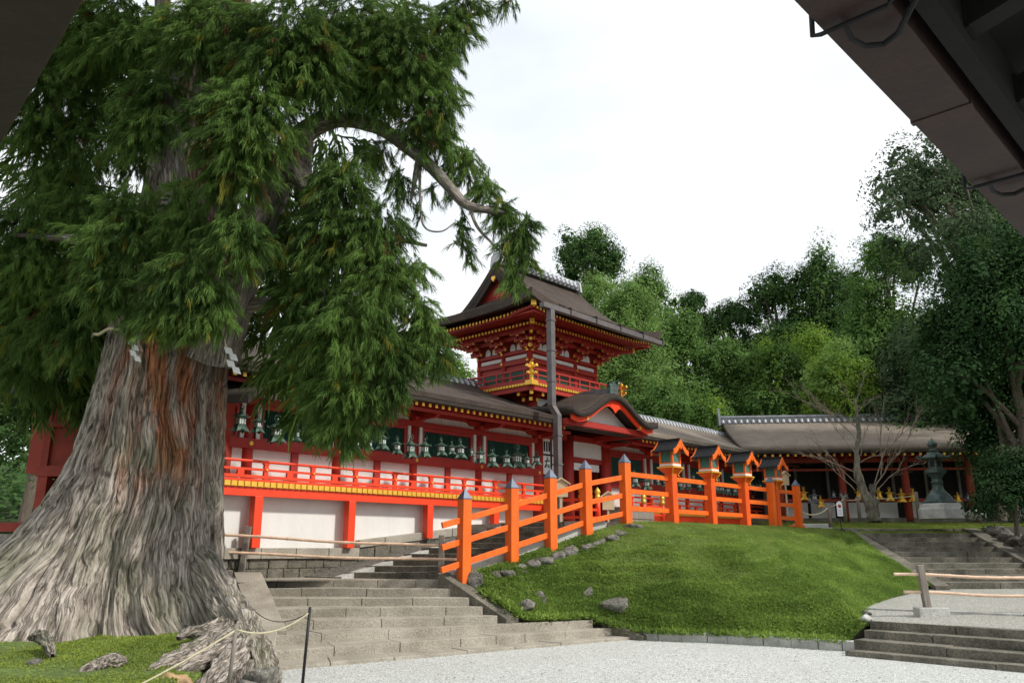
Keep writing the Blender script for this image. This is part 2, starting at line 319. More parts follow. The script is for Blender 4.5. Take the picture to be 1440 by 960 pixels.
# ------------------------------------------------------------------ terrain
def struct(mb, name, m, smooth=True):
    o = mb.build(name, m, None, smooth); o['kind'] = 'structure'; return o
def hill_z(x, y):
    d = max(0., y - 44)
    return 3.0 + 22 * (1 - math.exp(-d * .021)) * min(1., max(.6, (x + 30) / 50))
mb = MB(); mb.sheet([[(x, y, -.08) for x in (-900, 0, 900)] for y in (-300, 300, 1500)]); struct(mb, 'ground', M['hillside'])
mb = MB(); mb.sheet([[(x, y, 0) for x in np.linspace(-12, 16, 8)] for y in np.linspace(-14, 20.5, 8)]); struct(mb, 'gravel', M['gravel'])
mb = MB(); rows = [[(x, 43.8, -1.) for x in np.linspace(-130, 170, 50)]]
for y in np.linspace(44, 190, 40):
    rows.append([(x, y, hill_z(x, y) + 1.2 * math.sin(x * .11) * math.sin(y * .07) * min(1, (y - 44) / 20)) for x in np.linspace(-130, 170, 50)])
struct(mb.sheet(rows), 'forest_hill', M['hillside'])
FZ = 2.63
# raised court behind the fence, level with the gate step
mb = MB(WL); mb.slab([[(s, o, FZ) for s in (8.3, 9, 12, 20, 28, 44)] for o in (-4.7, -3, 0, 3, 12, 22)], 1.0)
struct(mb, 'court', M['paving'], False)
mb = MB(WL); mb.slab([[(s, o, FZ - .006) for s in (7.2, 8.29)] for o in (-4.0, -3, 1, 3)], 1.0)
struct(mb, 'court', M['paving'], False)
mb = MB(WL); mb.slab([[(s, o, 2.2) for s in (-60, -8, 0, 6)] for o in (1.2, 8, 40)], 2.3); struct(mb, 'court', M['paving'], False)
# upper lawn
def lawn_z(x, y): return 2.47 + min(max(0, y - 30.2), 8) * .085
mb = MB(); rows = []
for y in np.linspace(30.2, 46, 14):
    rows.append([(x, y, lawn_z(x, y)) for x in np.linspace(10.6 + (y - 30) * .1, 46, 24)])
mb.slab(rows, 1.8); struct(mb, 'upper_lawn', M['turf'])
mb = MB(); mb.slab([[(16.5, 18, 1.0), (40, 10, 2)], [(16.8, 24, 1.9), (44, 24, 3.)], [(17.2, 30.3, 2.47), (46, 30.3, 3.2)]], 2); struct(mb, 'upper_lawn', M['turf'])
# right landing of gravel, sloping gently up to the upper flight
mb = MB(); mb.sheet([[(7.05, 16.75, .55), (9.1, 14.75, .55), (15.5, 8.4, .55)], [(7.4, 18.3, .67), (9.75, 16.3, .67), (17.5, 12, .67)]]); struct(mb, 'landing', M['gravel_dull'])
mb = MB(); mb.sheet([[(7.3, 18.35, .70), (9.75, 16.35, .70), (17.8, 12, .70)], [(9.6, 21.3, .78), (12.5, 20, .78), (18, 19, .78)], [(11.4, 23.6, .86), (14, 23.7, .86), (18, 23.7, .86)]]); struct(mb, 'landing', M['gravel_dull'])
mb = MB(); mb.beam((7.33, 18.33, .64), (9.75, 16.33, .64), .10, .13); mb.beam((9.76, 16.32, .64), (15.5, 12.4, .64), .10, .13)
tag(mb.build('edging_stone', M['stone_pale'], None, bevel=.01), 'thin stone edging strip across the gravel landing behind the bamboo barrier', 'edging')
mb = MB(); q = [WL(-3.2, .35, 0), WL(5.0, .35, 0)]
mb.add([(-7.6, 19.75, 1.2), (-6.2, 19.75, 1.2), (-1.4, 19.55, 1.2), (.9, 21.2, 1.2), (q[1].x, q[1].y, 1.2), (q[0].x, q[0].y, 1.2)], [(0, 1, 2, 3, 4, 5)])
struct(mb, 'landing', M['paving'], False)

# mound between the two flights
Bm = [(-1.15, 19.08, 1.16), (-.66, 18.74, .97), (-.16, 18.42, .72), (.28, 18.38, .42), (.86, 18.68, .40), (1.72, 19.2, .40), (2.65, 18.9, .12), (3.4, 18.55, .12), (4.4, 18.2, .12), (5.6, 17.5, .12), (6.5, 16.85, .12), (6.95, 16.85, .45), (7.25, 17.6, .60), (7.9, 18.8, .70), (9.2, 20.6, .78), (10.6, 22.3, .84), (11.55, 23.35, .95), (11.75, 25, 1.25), (11.95, 27.5, 1.85), (12.2, 29.6, 2.38)]
Tm = [(-1.15, 19.05, 1.30), (-.6, 19.42, 1.46), (-.05, 19.85, 1.65), (.45, 20.3, 1.80), (1.0, 20.8, 1.97), (1.5, 21.25, 2.13), (2.0, 21.65, 2.3), (2.6, 22.1, 2.47), (3.1, 22.5, 2.60), (3.9, 23.3, FZ), (4.7, 24.1, FZ), (5.5, 25, FZ), (6.3, 25.8, FZ), (7.1, 26.7, FZ), (7.9, 27.6, FZ), (8.7, 28.4, FZ), (9.5, 29.3, FZ), (10.3, 29.9, FZ), (11.2, 30.2, 2.60), (12.1, 30.4, 2.49)]
Bm = np.array(Bm, float); Tm = np.array(Tm, float)
def resample(P, n):
    d = np.r_[0, np.cumsum(np.linalg.norm(np.diff(P, axis=0), axis=1))]; t = np.linspace(0, d[-1], n)
    return np.stack([np.interp(t, d, P[:, k]) for k in range(3)], 1)
vnm = VN(24, 24, 5)
def mound(u, v):
    """u,v arrays in 0..1 -> points"""
    n = len(Bm) - 1; iu = np.clip((u * n).astype(int), 0, n - 1); f = (u * n - iu)[:, None]
    B = Bm[iu] * (1 - f) + Bm[iu + 1] * f; T = Tm[iu] * (1 - f) + Tm[iu + 1] * f
    vv = v[:, None]; P = B * (1 - vv) + T * vv
    pr = 1 - (1 - v) ** 1.65
    P[:, 2] = B[:, 2] + (T[:, 2] - B[:, 2]) * (pr * .8 + v * .2) + (vnm(u, v) - .5) * .22 * np.sin(np.clip(v, 0, 1) * PI) ** .6
    return P
NU, NV = 90, 50
uu, vv_ = np.meshgrid(np.linspace(0, 1, NU), np.linspace(0, 1, NV), indexing='ij'); Pm = mound(uu.ravel(), vv_.ravel())
qi = np.array([[i * NV + j, (i + 1) * NV + j, (i + 1) * NV + j + 1, i * NV + j + 1] for i in range(NU - 1) for j in range(NV - 1)])
o = np_mesh('mound', Pm, qi, M['turf'], None, True); o['kind'] = 'structure'
mb = MB(); mb.sheet([[tuple(p) for p in Bm], [(p[0] - .05, p[1] + .05, p[2] - .9) for p in Bm]]); struct(mb, 'mound_edge', M['soil'])

def blades(name, P, h, wd, m, rs, lean=.7, label=None, broad=False):
    n = len(P); a = rs.rand(n) * 2 * PI; hh = h * (.5 + rs.rand(n)); dx = np.stack([np.cos(a), np.sin(a), 0 * a], 1); l = rs.rand(n) * lean
    b = rs.rand(n) * 2 * PI; tip = P + np.stack([np.cos(b) * l * hh, np.sin(b) * l * hh, hh * (1 - l * .45)], 1)
    w2 = (wd * (.6 + .8 * rs.rand(n)))[:, None] / 2
    if broad:
        mid = P + (tip - P) * .55; V = np.stack([P + (mid - P) * .2, mid - dx * w2, tip, mid + dx * w2], 1)
    else:
        V = np.stack([P - dx * w2, P + dx * w2, tip + dx * w2 * .25, tip - dx * w2 * .25], 1)
    F_ = np.arange(4 * n).reshape(-1, 4)
    ob = np_mesh(name, V, F_, m); ob['kind'] = 'stuff'; ob['category'] = 'grass'
    if label: ob['label'] = label
    return ob
rs = np.random.RandomState(3)
# area-weighted sampling on the mound
def mound_samples(n, rs):
    c = Pm[qi]; ar = np.linalg.norm(np.cross(c[:, 1] - c[:, 0], c[:, 3] - c[:, 0]), axis=1); d2 = (np.linalg.norm(c.mean(1)[:, :2], axis=1) / 20) ** -1.2; ar = ar * d2
    k = rs.choice(len(qi), n, p=ar / ar.sum()); cell_u = k // (NV - 1); cell_v = k % (NV - 1)
    return mound((cell_u + rs.rand(n)) / (NU - 1), (cell_v + rs.rand(n)) / (NV - 1)), (cell_u / (NU - 1.)), (cell_v / (NV - 1.))
P_, u_, v_ = mound_samples(300000, rs)
bfn = vnm(u_ * 1.0, v_)
cover = (v_ + rs.normal(0, .10, len(v_)) < .42 + .45 * (bfn - .5)) | (u_ + rs.normal(0, .02, len(u_)) < .30)
k_ = rs.rand(len(P_))
blades('grass', P_[~cover], .045, .012, M['grass'], rs, .9, 'short mown grass over the top of the rounded mound')
cv = P_[cover]; blades('ground_cover', np.r_[cv, cv + rs.normal(0, .02, cv.shape)], .048, .034, M['grass_deep'], rs, 1.2, 'thick leafy ground cover on the lower slope of the mound', True)
P2 = np.stack([10.8 + rs.rand(60000) * 17, 30.25 + rs.rand(60000) ** 1.3 * 8, np.zeros(60000)], 1); P2[:, 2] = 2.47 + np.minimum(P2[:, 1] - 30.2, 8) * .085
blades('lawn_grass', P2, .05, .02, M['grass_yel'], rs, .9, 'sunlit yellow green grass of the upper lawn')

# curb stones below the mound
def blocks(mb, L0, R0, L1, R1, zt, h, seed, mean=1.15, gap=.012):
    """a course of stone blocks between front edge L0-R0 and back edge L1-R1"""
    r = random.Random(seed); L0, R0, L1, R1 = [Vector((p[0], p[1], 0)) for p in (L0, R0, L1, R1)]
    ln = (R0 - L0).length; t = 0; ts = [0]
    while True:
        t += mean * r.uniform(.6, 1.4) / ln
        if t > 1 - .35 * mean / ln: break
        ts.append(t)
    ts.append(1)
    for a, b in zip(ts[:-1], ts[1:]):
        a2 = a + (gap / 2 / ln if a > 0 else 0); b2 = b - (gap / 2 / ln if b < 1 else 0); dz = r.uniform(-.008, .008); df = r.uniform(-.012, .012)
        bk = (L1 - L0).normalized() * df
        p = [L0.lerp(R0, a2) + bk, L0.lerp(R0, b2) + bk, L1.lerp(R1, b2), L1.lerp(R1, a2)]
        mb.hexa([(q.x, q.y, zt - h) for q in p] + [(q.x, q.y, zt + dz) for q in p])
    return mb
mb = MB(); cp = [(2.72, 18.75), (3.6, 18.35), (4.5, 18.0), (5.6, 17.3), (6.62, 16.55)]
for i in range(4):
    a, b = Vector((*cp[i], 0)), Vector((*cp[i + 1], 0)); bk = Vector((.1, .22, 0)); blocks(mb, a, b, a + bk, b + bk, .19, .35, 60 + i, .55)
tag(mb.build('curb', M['stone_pale'], None, bevel=.015), 'low pale stone curb along the foot of the green mound', 'curb')

# ------------------------------------------------------------------ stairs
def flight(label, fronts, rise, mats, seed, lastback, mean=1.15):
    """fronts: list of (L, R, z) from the lowest step to the highest"""
    base = Vector((*fronts[0][0][:2], 0)); t = thing('stone_stairs', label, 'stairs', base)
    for i, (Lf, Rf, z) in enumerate(fronts):
        if i + 1 < len(fronts): Lb, Rb = fronts[i + 1][0], fronts[i + 1][1]
        else: Lb, Rb = lastback
        Lf, Rf, Lb, Rb = [Vector((p[0], p[1], 0)) for p in (Lf, Rf, Lb, Rb)]
        Lb = Lb + (Lb - Lf).normalized() * .12; Rb = Rb + (Rb - Rf).normalized() * .12
        blocks(MB(), Lf, Rf, Lb, Rb, z, rise + .22, seed + i, mean)
        m_ = MB(); blocks(m_, Lf, Rf, Lb, Rb, z, rise + .22, seed + i, mean); m_.build('step', mats, t, bevel=.012)
    return t
F1 = [((-3.95, 13.95), (2.75, 18.85), .06), ((-4.1, 14.75), (2.2, 18.95), .22), ((-4.35, 15.55), (1.95, 19.3), .39), ((-4.6, 16.4), (-.30, 17.95), .56), ((-4.95, 17.2), (-.62, 18.15), .73), ((-5.35, 18.0), (-.92, 18.3), .90), ((-5.8, 18.75), (-1.25, 18.65), 1.07), ((-6.2, 19.3), (-1.58, 19.1), 1.24)]
F1[2] = ((-4.35, 15.55), (1.78, 19.0), .39)
t1 = flight('wide flight of worn granite steps rising from the gravel beside the big cedar', F1, .17, M['stone'], 11, ((-6.7, 20.6), (-1.0, 20.2)))
# cheeks
def slope_slab(parent, a, b, wdir, wd, th, m, name='cheek', bevel=.012):
    a = Vector(a); b = Vector(b); w_ = Vector(wdir).normalized() * wd; u = Vector((0, 0, th))
    mb = MB(); mb.hexa([a - u, a + w_ - u, b + w_ - u, b - u, a, a + w_, b + w_, b]); return mb.build(name, m, parent, bevel=bevel)
slope_slab(t1, (-4.75, 15.75, .46), (-6.35, 19.3, 1.40), (1, .05, 0), .62, .4, M['stone'])
slope_slab(t1, (-4.35, 13.85, .10), (-4.8, 15.7, .46), (1, .1, 0), .50, .3, M['stone'])
MB().hexa([(-.35, 17.95, .1), (1.8, 19.02, .1), (1.6, 19.4, .1), (-.4, 18.6, .1), (-.35, 17.95, .386), (1.8, 19.02, .386), (1.6, 19.4, .386), (-.4, 18.6, .386)]).build('step', M['stone'], t1, bevel=.012)
slope_slab(t1, (-.12, 17.98, .49), (-1.65, 18.80, 1.40), (.35, .3, 0), .36, .5, M['stone_dark'])
slope_slab(t1, (2.78, 18.55, .10), (1.95, 19.15, .42), (.3, .25, 0), .24, .3, M['stone_dark'])
# second flight, towards the gate
def WLp(s, o): p = WL(s, o, 0); return (p.x, p.y)
f2 = []
for i in range(10):
    s = 1.75 + i * .60; r0_, r1_ = Vector((-1.5, 19.3)), Vector((1.95, 22.1)); rq = r0_.lerp(r1_, i / 9.); f2.append((WLp(s, -1.05), (rq.x, rq.y), 1.24 + .139 * (i + 1)))
t2 = flight('darker inner flight of stone steps climbing to the gate behind the orange railing', f2, .14, M['stone_dark'], 40, (WLp(7.9, -1.05), WLp(7.9, -4.05)), 1.4)
mb = MB(WL); mb.hexa([(1.5, -1.3, 1.0), (7.9, -1.3, 2.4), (7.9, -1.02, 2.4), (1.5, -1.02, 1.0), (1.5, -1.3, 1.28), (7.9, -1.3, 2.72), (7.9, -1.02, 2.72), (1.5, -1.02, 1.28)]); mb.build('cheek', M['stone_pale'], t2, bevel=.012)
slope_slab(t2, (-1.52, 19.12, 1.40), (2.3, 22.2, 2.74), (.64, -.77, 0), .26, .4, M['stone_pale'])
# fill between the inner flight and the wall (rough wedge of stonework)
t3 = thing('retaining_wall', 'mossy block retaining wall carrying the white plastered base, rising beside the inner steps', 'wall', WL(0, .3, 1.24))
mb = MB(WL); r = random.Random(4)
def course(z0a, z0b, z1a, z1b, s0, s1, o0, o1, n, mb):
    for i in range(n):
        a, b = i / n, (i + 1) / n; sa, sb = s0 + (s1 - s0) * a + .006, s0 + (s1 - s0) * b - .006
        lo = lambda t: z0a + (z0b - z0a) * t; hi = lambda t: z1a + (z1b - z1a) * t; d = r.uniform(0, .03)
        mb.hexa([(sa, o0 + d, lo(a)), (sb, o0 + d, lo(b)), (sb, o1, lo(b)), (sa, o1, lo(a)), (sa, o0 + d, hi(a) - .006), (sb, o0 + d, hi(b) - .006), (sb, o1, hi(b) - .006), (sa, o1, hi(a) - .006)])
course(1.2, 1.2, 1.45, 1.45, -2.6, 3.1, .22, .9, 13, mb); course(1.45, 1.45, 1.68, 1.68, -2.6, 3.1, .25, .9, 11, mb); mb.build('wall_course', M['stone_dark'], t3, bevel=.02)
mb = MB(WL); course(1.68, 1.68, 1.94, 1.94, -2.6, 3.1, .18, .9, 6, mb); course(1.94, 2.5, 2.14, 2.76, 3.1, 8.9, .18, .9, 7, mb); mb.build('coping', M['stone'], t3, bevel=.015)
mb = MB(WL); course(1.2, 1.9, 1.6, 2.2, 3.1, 8.9, .2, .9, 9, mb); course(1.6, 2.2, 1.94, 2.5, 3.1, 8.9, .22, .9, 11, mb); mb.build('wall_course', M['stone_dark'], t3, bevel=.02)
mb = MB(WL); mb.hexa([(1.5, -1.05, 1.0), (8.2, -1.05, 1.0), (8.2, .25, 1.0), (1.5, .25, 1.0), (1.5, -1.05, 1.26), (8.2, -1.05, 2.6), (8.2, .25, 2.62), (1.5, .25, 1.26)]); mb.build('rubble_slope', M['rock'], t3)
# right lower flight
fr = []
for i, (l, rr, z) in enumerate([((6.15, 15.98), (8.16, 13.83), .10), ((6.42, 16.2), (8.42, 14.1), .25), ((6.75, 16.5), (8.72, 14.38), .40), ((6.98, 16.75), (9.0, 14.66), .55)]):
    d = Vector((rr[0] - l[0], rr[1] - l[1])).normalized() * 9; fr.append((l, (l[0] + d.x, l[1] + d.y), z))
flight('four low granite steps up to the gravel landing at the right edge', fr, .15, M['stone_dark'], 70, ((7.2, 16.98), (13.4, 10.4)), 1.9)
fu = []
for i in range(10):
    y = 23.25 + i * .74; fu.append(((11.75 + i * .05, y + .0), (15.05 + (y - 23.25) * .23, y + .15), .86 + .16 * (i + 1)))
t4 = flight('long upper flight of ten dark stone steps climbing to the upper lawn', fu, .16, M['stone_dark'], 90, ((12.3, 30.6), (16.75, 30.8)), 2.2)
slope_slab(t4, (11.42, 22.9, .95), (12.08, 30.6, 2.66), (1, 0, 0), .40, .6, M['stone_dark'])
slope_slab(t4, (14.95, 22.9, .98), (16.72, 30.9, 2.66), (1, 0, 0), .5, .5, M['stone_dark'])

# ------------------------------------------------------------------ rocks
def rock(c, sx, sy, sz, seed, m, label=None, group=None, rz=0., parent=None, name='rock'):
    rs_ = np.random.RandomState(seed); n, k = 26, 16
    th = np.linspace(0, 2 * PI, n, endpoint=False); ph = np.linspace(.02, PI - .02, k); T, Ph = np.meshgrid(th, ph)
    D = np.stack([np.cos(T) * np.sin(Ph), np.sin(T) * np.sin(Ph), np.cos(Ph)], -1); v = VN(6, 5, seed); v2 = VN(13, 9, seed + 1)
    Rr = .78 + .4 * v(T / (2 * PI), Ph / PI) +   .30 * v2(T / (2 * PI), Ph / PI)
    # flatten with random planes -> facets
    for q in range(5):
        nrm = rs_.normal(size=3); nrm /= np.linalg.norm(nrm); d = D @ nrm; lim = .66
        Rr = np.where(d * Rr > lim, lim / np.maximum(d, .01), Rr)
    V = D * Rr[..., None] * np.array([sx, sy, sz]); c_, s_ = math.cos(rz), math.sin(rz)
    V = np.stack([V[..., 0] * c_ - V[..., 1] * s_, V[..., 0] * s_ + V[..., 1] * c_, V[..., 2]], -1) + np.array(c)
    F_ = [(i * n + j, (i + 1) * n + j, (i + 1) * n + (j + 1) % n, i * n + (j + 1) % n) for i in range(k - 1) for j in range(n)]
    o = np_mesh(name, V, F_, m, parent, False)
    if label: tag(o, label, 'rock', group)
    return o
def mound_z(x, y):
    d = (Pm[:, 0] - x) ** 2 + (Pm[:, 1] - y) ** 2; return Pm[d.argmin(), 2]
def rock_px(px, py, Yg, wpx, hpx, seed, label, m='rock', group=None, rz=0.):
    # march the pixel ray down onto the mound
    best = None
    for k in range(400):
        Y = 15 + k * .04; p = at(px, py, Y); d = abs(mound_z(p.x, p.y) - p.z) + (0 if (Pm[:, 0].min() < p.x) else 9)
        j = ((Pm[:, 0] - p.x) ** 2 + (Pm[:, 1] - p.y) ** 2).min()
        if j < .2 and (best is None or d < best[0]): best = (d, p)
    p = best[1]; sc = p.y / FPX / 2
    return rock((p.x, p.y, p.z - hpx * sc * .35), wpx * sc, wpx * sc * .7, hpx * sc, seed, M[m], label, group, rz)
rock_px(870, 846, 0, 44, 24, 1, 'largest streaked grey boulder low on the green mound')
rock_px(828, 832, 0, 14, 26, 2, 'small upright pale green stone on the mound left of the big boulder', 'rock')
rock_px(759, 841, 0, 20, 22, 3, 'rounded grey stone half sunk in ground cover above the stair end')
rock_px(740, 850, 0, 20, 16, 4, 'brownish stone beside a rounded grey stone low in the ground cover', 'rock')
rock_px(890, 739, 0, 26, 16, 5, 'dark rock at the top of the mound beside the corner fence post')
ln = [(700, 808, 22, 12), (716, 803, 22, 14), (735, 799, 24, 16), (752, 794, 24, 18), (768, 788, 28, 20), (787, 783, 26, 19), (806, 776, 34, 20), (828, 767, 26, 16), (842, 762, 22, 12), (857, 755, 24, 12), (872, 748, 22, 11)]
for i, (x, y, a, b) in enumerate(ln):
    rock_px(x, y, 0, a * 1.1, b * 1.0, 20 + i, 'dark lichen rock, number %s up the slanting row of stones on the mound' % ['one', 'two', 'three', 'four', 'five', 'six', 'seven', 'eight', 'nine', 'ten', 'eleven'][i], 'rock', 'rocks in a slanting row on the mound', rz=.7)
rock((-.78, 18.98, 1.14), .24, .22, .24, 40, M['rock'], 'dark rounded boulder at the foot of the lowest orange fence post')
rock((7.0, 17.0, .56), .12, .1, .09, 41, M['stone_pale'], 'pinkish stone at the right foot of the mound by the landing')
rock((7.25, 17.45, .62), .12, .1, .08, 42, M['rock'], 'small pale stone behind a pinkish one at the landing edge')
# low dark edging of the upper lawn, and rough wall at right of the upper flight
t5 = thing('lawn_edging', 'low dark rough stone edging along the front of the upper lawn', 'edging', (12.2, 30.8, 2.4))
mb = MB(); blocks(mb, (11.2, 30.65), (17.2, 31.0), (11.2, 30.9), (17.2, 31.3), 2.64, .3, 5, .7, .03); mb.build('edging_course', M['stone_dark'], t5, bevel=.04)
t6 = thing('rubble_wall', 'rough boulder wall with gaps of moss climbing right of the upper steps', 'wall', (17.9, 24, 1))
r = random.Random(8)
mb = MB(); mb.hexa([(14.9, 20, .5), (18, 20, .5), (20, 31.2, .5), (17.4, 31.2, .5), (15.1, 20, 1.4), (18, 20, 2.0), (20, 31.2, 2.75), (17.55, 31.2, 2.7)]); mb.build('earth_core', M['soil'], t6)
k = 0
for i in range(15):
    for j in range(3):
        y = 20.5 + i * .72 + r.uniform(-.1, .1); zt = 1.3 + (y - 20.5) / 10.5 * 1.35; z = zt - j * .36 + r.uniform(-.05, .05)
        if z > .75: rock((15.0 + (y - 20.5) * .24 + r.uniform(-.06, .06), y, z), r.uniform(.16, .22), r.uniform(.3, .42), r.uniform(.18, .26), 100 + k, M['rock'], parent=t6, name='boulder'); k += 1

# ------------------------------------------------------------------ corridors
def roof_profile(o):   # front slope of the corridor roof, top surface
    t = (o + 1.0) / 3.7; return 6.09 + 1.46 * (t * .72 + .28 * t ** 2)
def corridor(label, cols, s0, s1, posts, fz, lower, seed, roof_s, ridge_s, balc, rafter_s):
    T = thing('shrine_corridor', label, 'corridor', WL(s0, .9, fz))
    # roof
    mb = MB(WL); os_ = list(np.linspace(-1.0, 2.75, 14)); r_ = random.Random(seed)
    def zr(s, o):
        z = roof_profile(o)
        e = s - (roof_s[1] - 1.2)
        if e > 0 and roof_s[2]: z -= (e ** 2) * .25 * max(0, (o + 1) / 3.7)
        return z
    ss = np.linspace(roof_s[0], roof_s[1], int((roof_s[1] - roof_s[0]) / .5) + 2)
    rf = mb.slab([[(s, o, zr(s, o)) for o in os_] for s in ss], .14).build('roof', M['bark_roof'] if seed == 1 else M['bark_roof_far'], T)
    bk = MB(WL); bk.slab([[(s, o, zr(s, 6.0 - o)) for o in np.linspace(3.25, 7.0, 8)] for s in ss], .14).build('roof', M['bark_roof_far'], T, True)
    MB(WL).box(roof_s[0], roof_s[1], -.985, -.45, 5.84, 5.945).build('roof_edge', M['thatch_edge'], rf)
    # ridge tiles
    a, b = ridge_s; mb = MB(WL); mb.box(a, b, 2.72, 3.28, 7.44, 7.62); mb.box(a, b, 2.8, 3.2, 7.625, 7.70); mb.tube([(a, 3, 7.74), (b, 3, 7.74)], .11, 8)
    k = a + .1
    rt = mb.build('ridge', M['tile'], T)
    mb = MB(WL)
    while k < b: mb.tube([(k, 2.66, 7.50), (k, 2.76, 7.68)], .065, 6); mb.box(k - .02, k + .02, 2.77, 3.23, 7.70, 7.76); k += .27
    mb.build('ridge_tile_row', M['tile_light'], rt)
    mb = MB(WL); mb.box(a, b, 2.62, 2.70, 7.40, 7.45); mb.build('ridge_board', M['red'], rt)
    if roof_s[2]:
        mb = MB(WL); mb.box(b, b + .12, 2.6, 3.4, 7.35, 7.95); mb.box(b + .12, b + .16, 2.75, 3.25, 7.45, 7.85); mb.build('ridge_end_tile', M['tile_light'], rt)
    # rafters with gilt tips
    mb = MB(WL); mg = MB(WL); s = rafter_s[0]
    while s < rafter_s[1]:
        mb.hexa([(s - .04, -.78, 5.74), (s + .04, -.78, 5.74), (s + .04, 1.2, 6.12), (s - .04, 1.2, 6.12), (s - .04, -.78, 5.83), (s + .04, -.78, 5.83), (s + .04, 1.2, 6.22), (s - .04, 1.2, 6.22)])
        mg.box(s - .044, s + .044, -.80, -.777, 5.735, 5.835); s += .245
    mb.build('rafter_row', M['red'], T); mg.build('gilt_rafter_tip', M['gold'], T)
    mb = MB(WL); mb.hexa([(s0, -.75, 5.845), (s1, -.75, 5.845), (s1, 1.3, 6.26), (s0, 1.3, 6.26), (s0, -.75, 5.87), (s1, -.75, 5.87), (s1, 1.3, 6.29), (s0, 1.3, 6.29)]); mb.box(s0, s1, -.52, -.42, 5.66, 5.75); mb.build('eave_boarding', M['red'], T)
    mb = MB(WL); mg = MB(WL); s = rafter_s[0]
    while s < rafter_s[1]: mb.box(s - .035, s + .035, -.30, -.1, 5.62, 5.69); mg.box(s - .03, s + .03, -.315, -.302, 5.62, 5.68); s += .245
    # beams
    MB(WL).box(s0, s1, .76, 1.0, 5.44, 5.60).build('lintel_beam', M['red'], T)
    MB(WL).box(s0, s1, .78, .98, 5.80, 5.92).build('wall_plate', M['red'], T)
    MB(WL).box(s0, s1, .86, .96, 5.60, 5.80).build('frieze_panel', M['white'], T)
    bm = MB(WL).box(s0, s1, .72, 1.0, fz + .80, fz + 1.04).build('sill_beam', M['red'], T)
    # columns
    for c in cols:
        MB(WL).lathe((c, .93, fz - .1), [(.155, 0), (.155, 2.12)], 14).build('column', M['red'], T, True)
        mb = MB(WL); mb.hexa([(c - .16, .60, 5.60), (c + .16, .60, 5.60), (c + .16, 1.0, 5.60), (c - .16, 1.0, 5.60), (c - .24, .52, 5.70), (c + .24, .52, 5.70), (c + .24, 1.0, 5.70), (c - .24, 1.0, 5.70)])
        mb.hexa([(c - .42, .66, 5.70), (c + .42, .66, 5.70), (c + .42, .92, 5.70), (c - .42, .92, 5.70), (c - .62, .66, 5.82), (c + .62, .66, 5.82), (c + .62, .92, 5.82), (c - .62, .92, 5.82)])
        mb.hexa([(c - .07, -.1, 5.62), (c + .07, -.1, 5.62), (c + .07, .9, 5.62), (c - .07, .9, 5.62), (c - .07, -.35, 5.74), (c + .07, -.35, 5.74), (c + .07, .9, 5.8), (c - .07, .9, 5.8)])
        mb.build('bracket', M['red'], T)
        MB(WL).tube([(c, .70, fz + .92), (c, .735, fz + .92)], .055, 10).build('gilt_stud', M['gold'], bm)
        MB(WL).tube([(c, -.37, 5.73), (c, -.355, 5.73)], .045, 8).build('gilt_stud', M['gold'], T)
    # bays
    for a, b in zip(cols[:-1], cols[1:]):
        if b - a > 3.6: continue
        for q in (a + .22, b - .22): MB(WL).box(q - .055, q + .055, .80, .86, fz + 1.0, 5.44).build('plaster_strip', M['white'], T)
        w_ = MB(WL); x0, x1, z0, z1 = a + .30, b - .30, fz + 1.04, 5.44
        w_.box(x0, x1, .84, .92, z1 - .10, z1 + .01); w_.box(x0, x1, .84, .92, z0, z0 + .06); w_.box(x0, x0 + .08, .843, .917, z0 + .06, z1 - .1); w_.box(x1 - .08, x1, .843, .917, z0 + .06, z1 - .1)
        W_ = w_.build('window', M['red'], T)
        l_ = MB(WL); l_.box(x0 + .08, x1 - .08, .93, .95, z0 + .05, z1 - .09); n_ = int((x1 - x0 - .16) / .075)
        for i in range(n_): xx = x0 + .1 + i * (x1 - x0 - .2) / n_; l_.hexa([(xx, .905, z0 + .06), (xx + .018, .885, z0 + .06), (xx + .036, .905, z0 + .06), (xx + .018, .925, z0 + .06), (xx, .905, z1 - .1), (xx + .018, .885, z1 - .1), (xx + .036, .905, z1 - .1), (xx + .018, .925, z1 - .1)])
        l_.build('lattice', M['green'], W_)
        mid = (a + b) / 2
        MB(WL).box(mid - .10, mid + .10, .80, .96, fz, fz + .80).build('wall_stud', M['red'], T)
        for q0, q1 in ((a + .15, mid - .1), (mid + .1, b - .15)): MB(WL).box(q0, q1, .86, .94, fz, fz + .80).build('wall_panel', M['white'], T)
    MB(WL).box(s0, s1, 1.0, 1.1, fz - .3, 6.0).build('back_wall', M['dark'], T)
    # balcony
    b0, b1 = balc
    bf = MB(WL).box(b0, b1, .02, .86, fz - .06, fz).build('balcony_floor', M['verm'], T)
    MB(WL).box(b0, b1, .06, .24, fz - .40, fz - .19).build('floor_beam', M['verm'], T)
    MB(WL).box(b0, b1, .25, .8, fz - .36, fz - .2).build('underfloor', M['red'], T)
    mb = MB(WL); mk = MB(WL); s = b0 + .06
    while s < b1 - .05: mb.box(s - .065, s + .065, .0, .24, fz - .18, fz - .065); s += .17
    mb.build('gilt_joist_end', M['gold'], bf); MB(WL).box(b0, b1, .03, .3, fz - .188, fz - .063).build('joist_backing', M['gold'], bf)
    # balustrade
    bl = MB(WL).box(b0, b1, .04, .14, fz + .02, fz + .09).build('balustrade', M['verm'], T)
    MB(WL).box(b0, b1, .065, .115, fz + .20, fz + .255).build('rail', M['verm'], bl)
    MB(WL).tube([(b0 - .1, .09, fz + .42), (b1 + .1, .09, fz + .42)], .035, 8).build('rail', M['verm'], bl)
    s = b0 + .3; i = 0
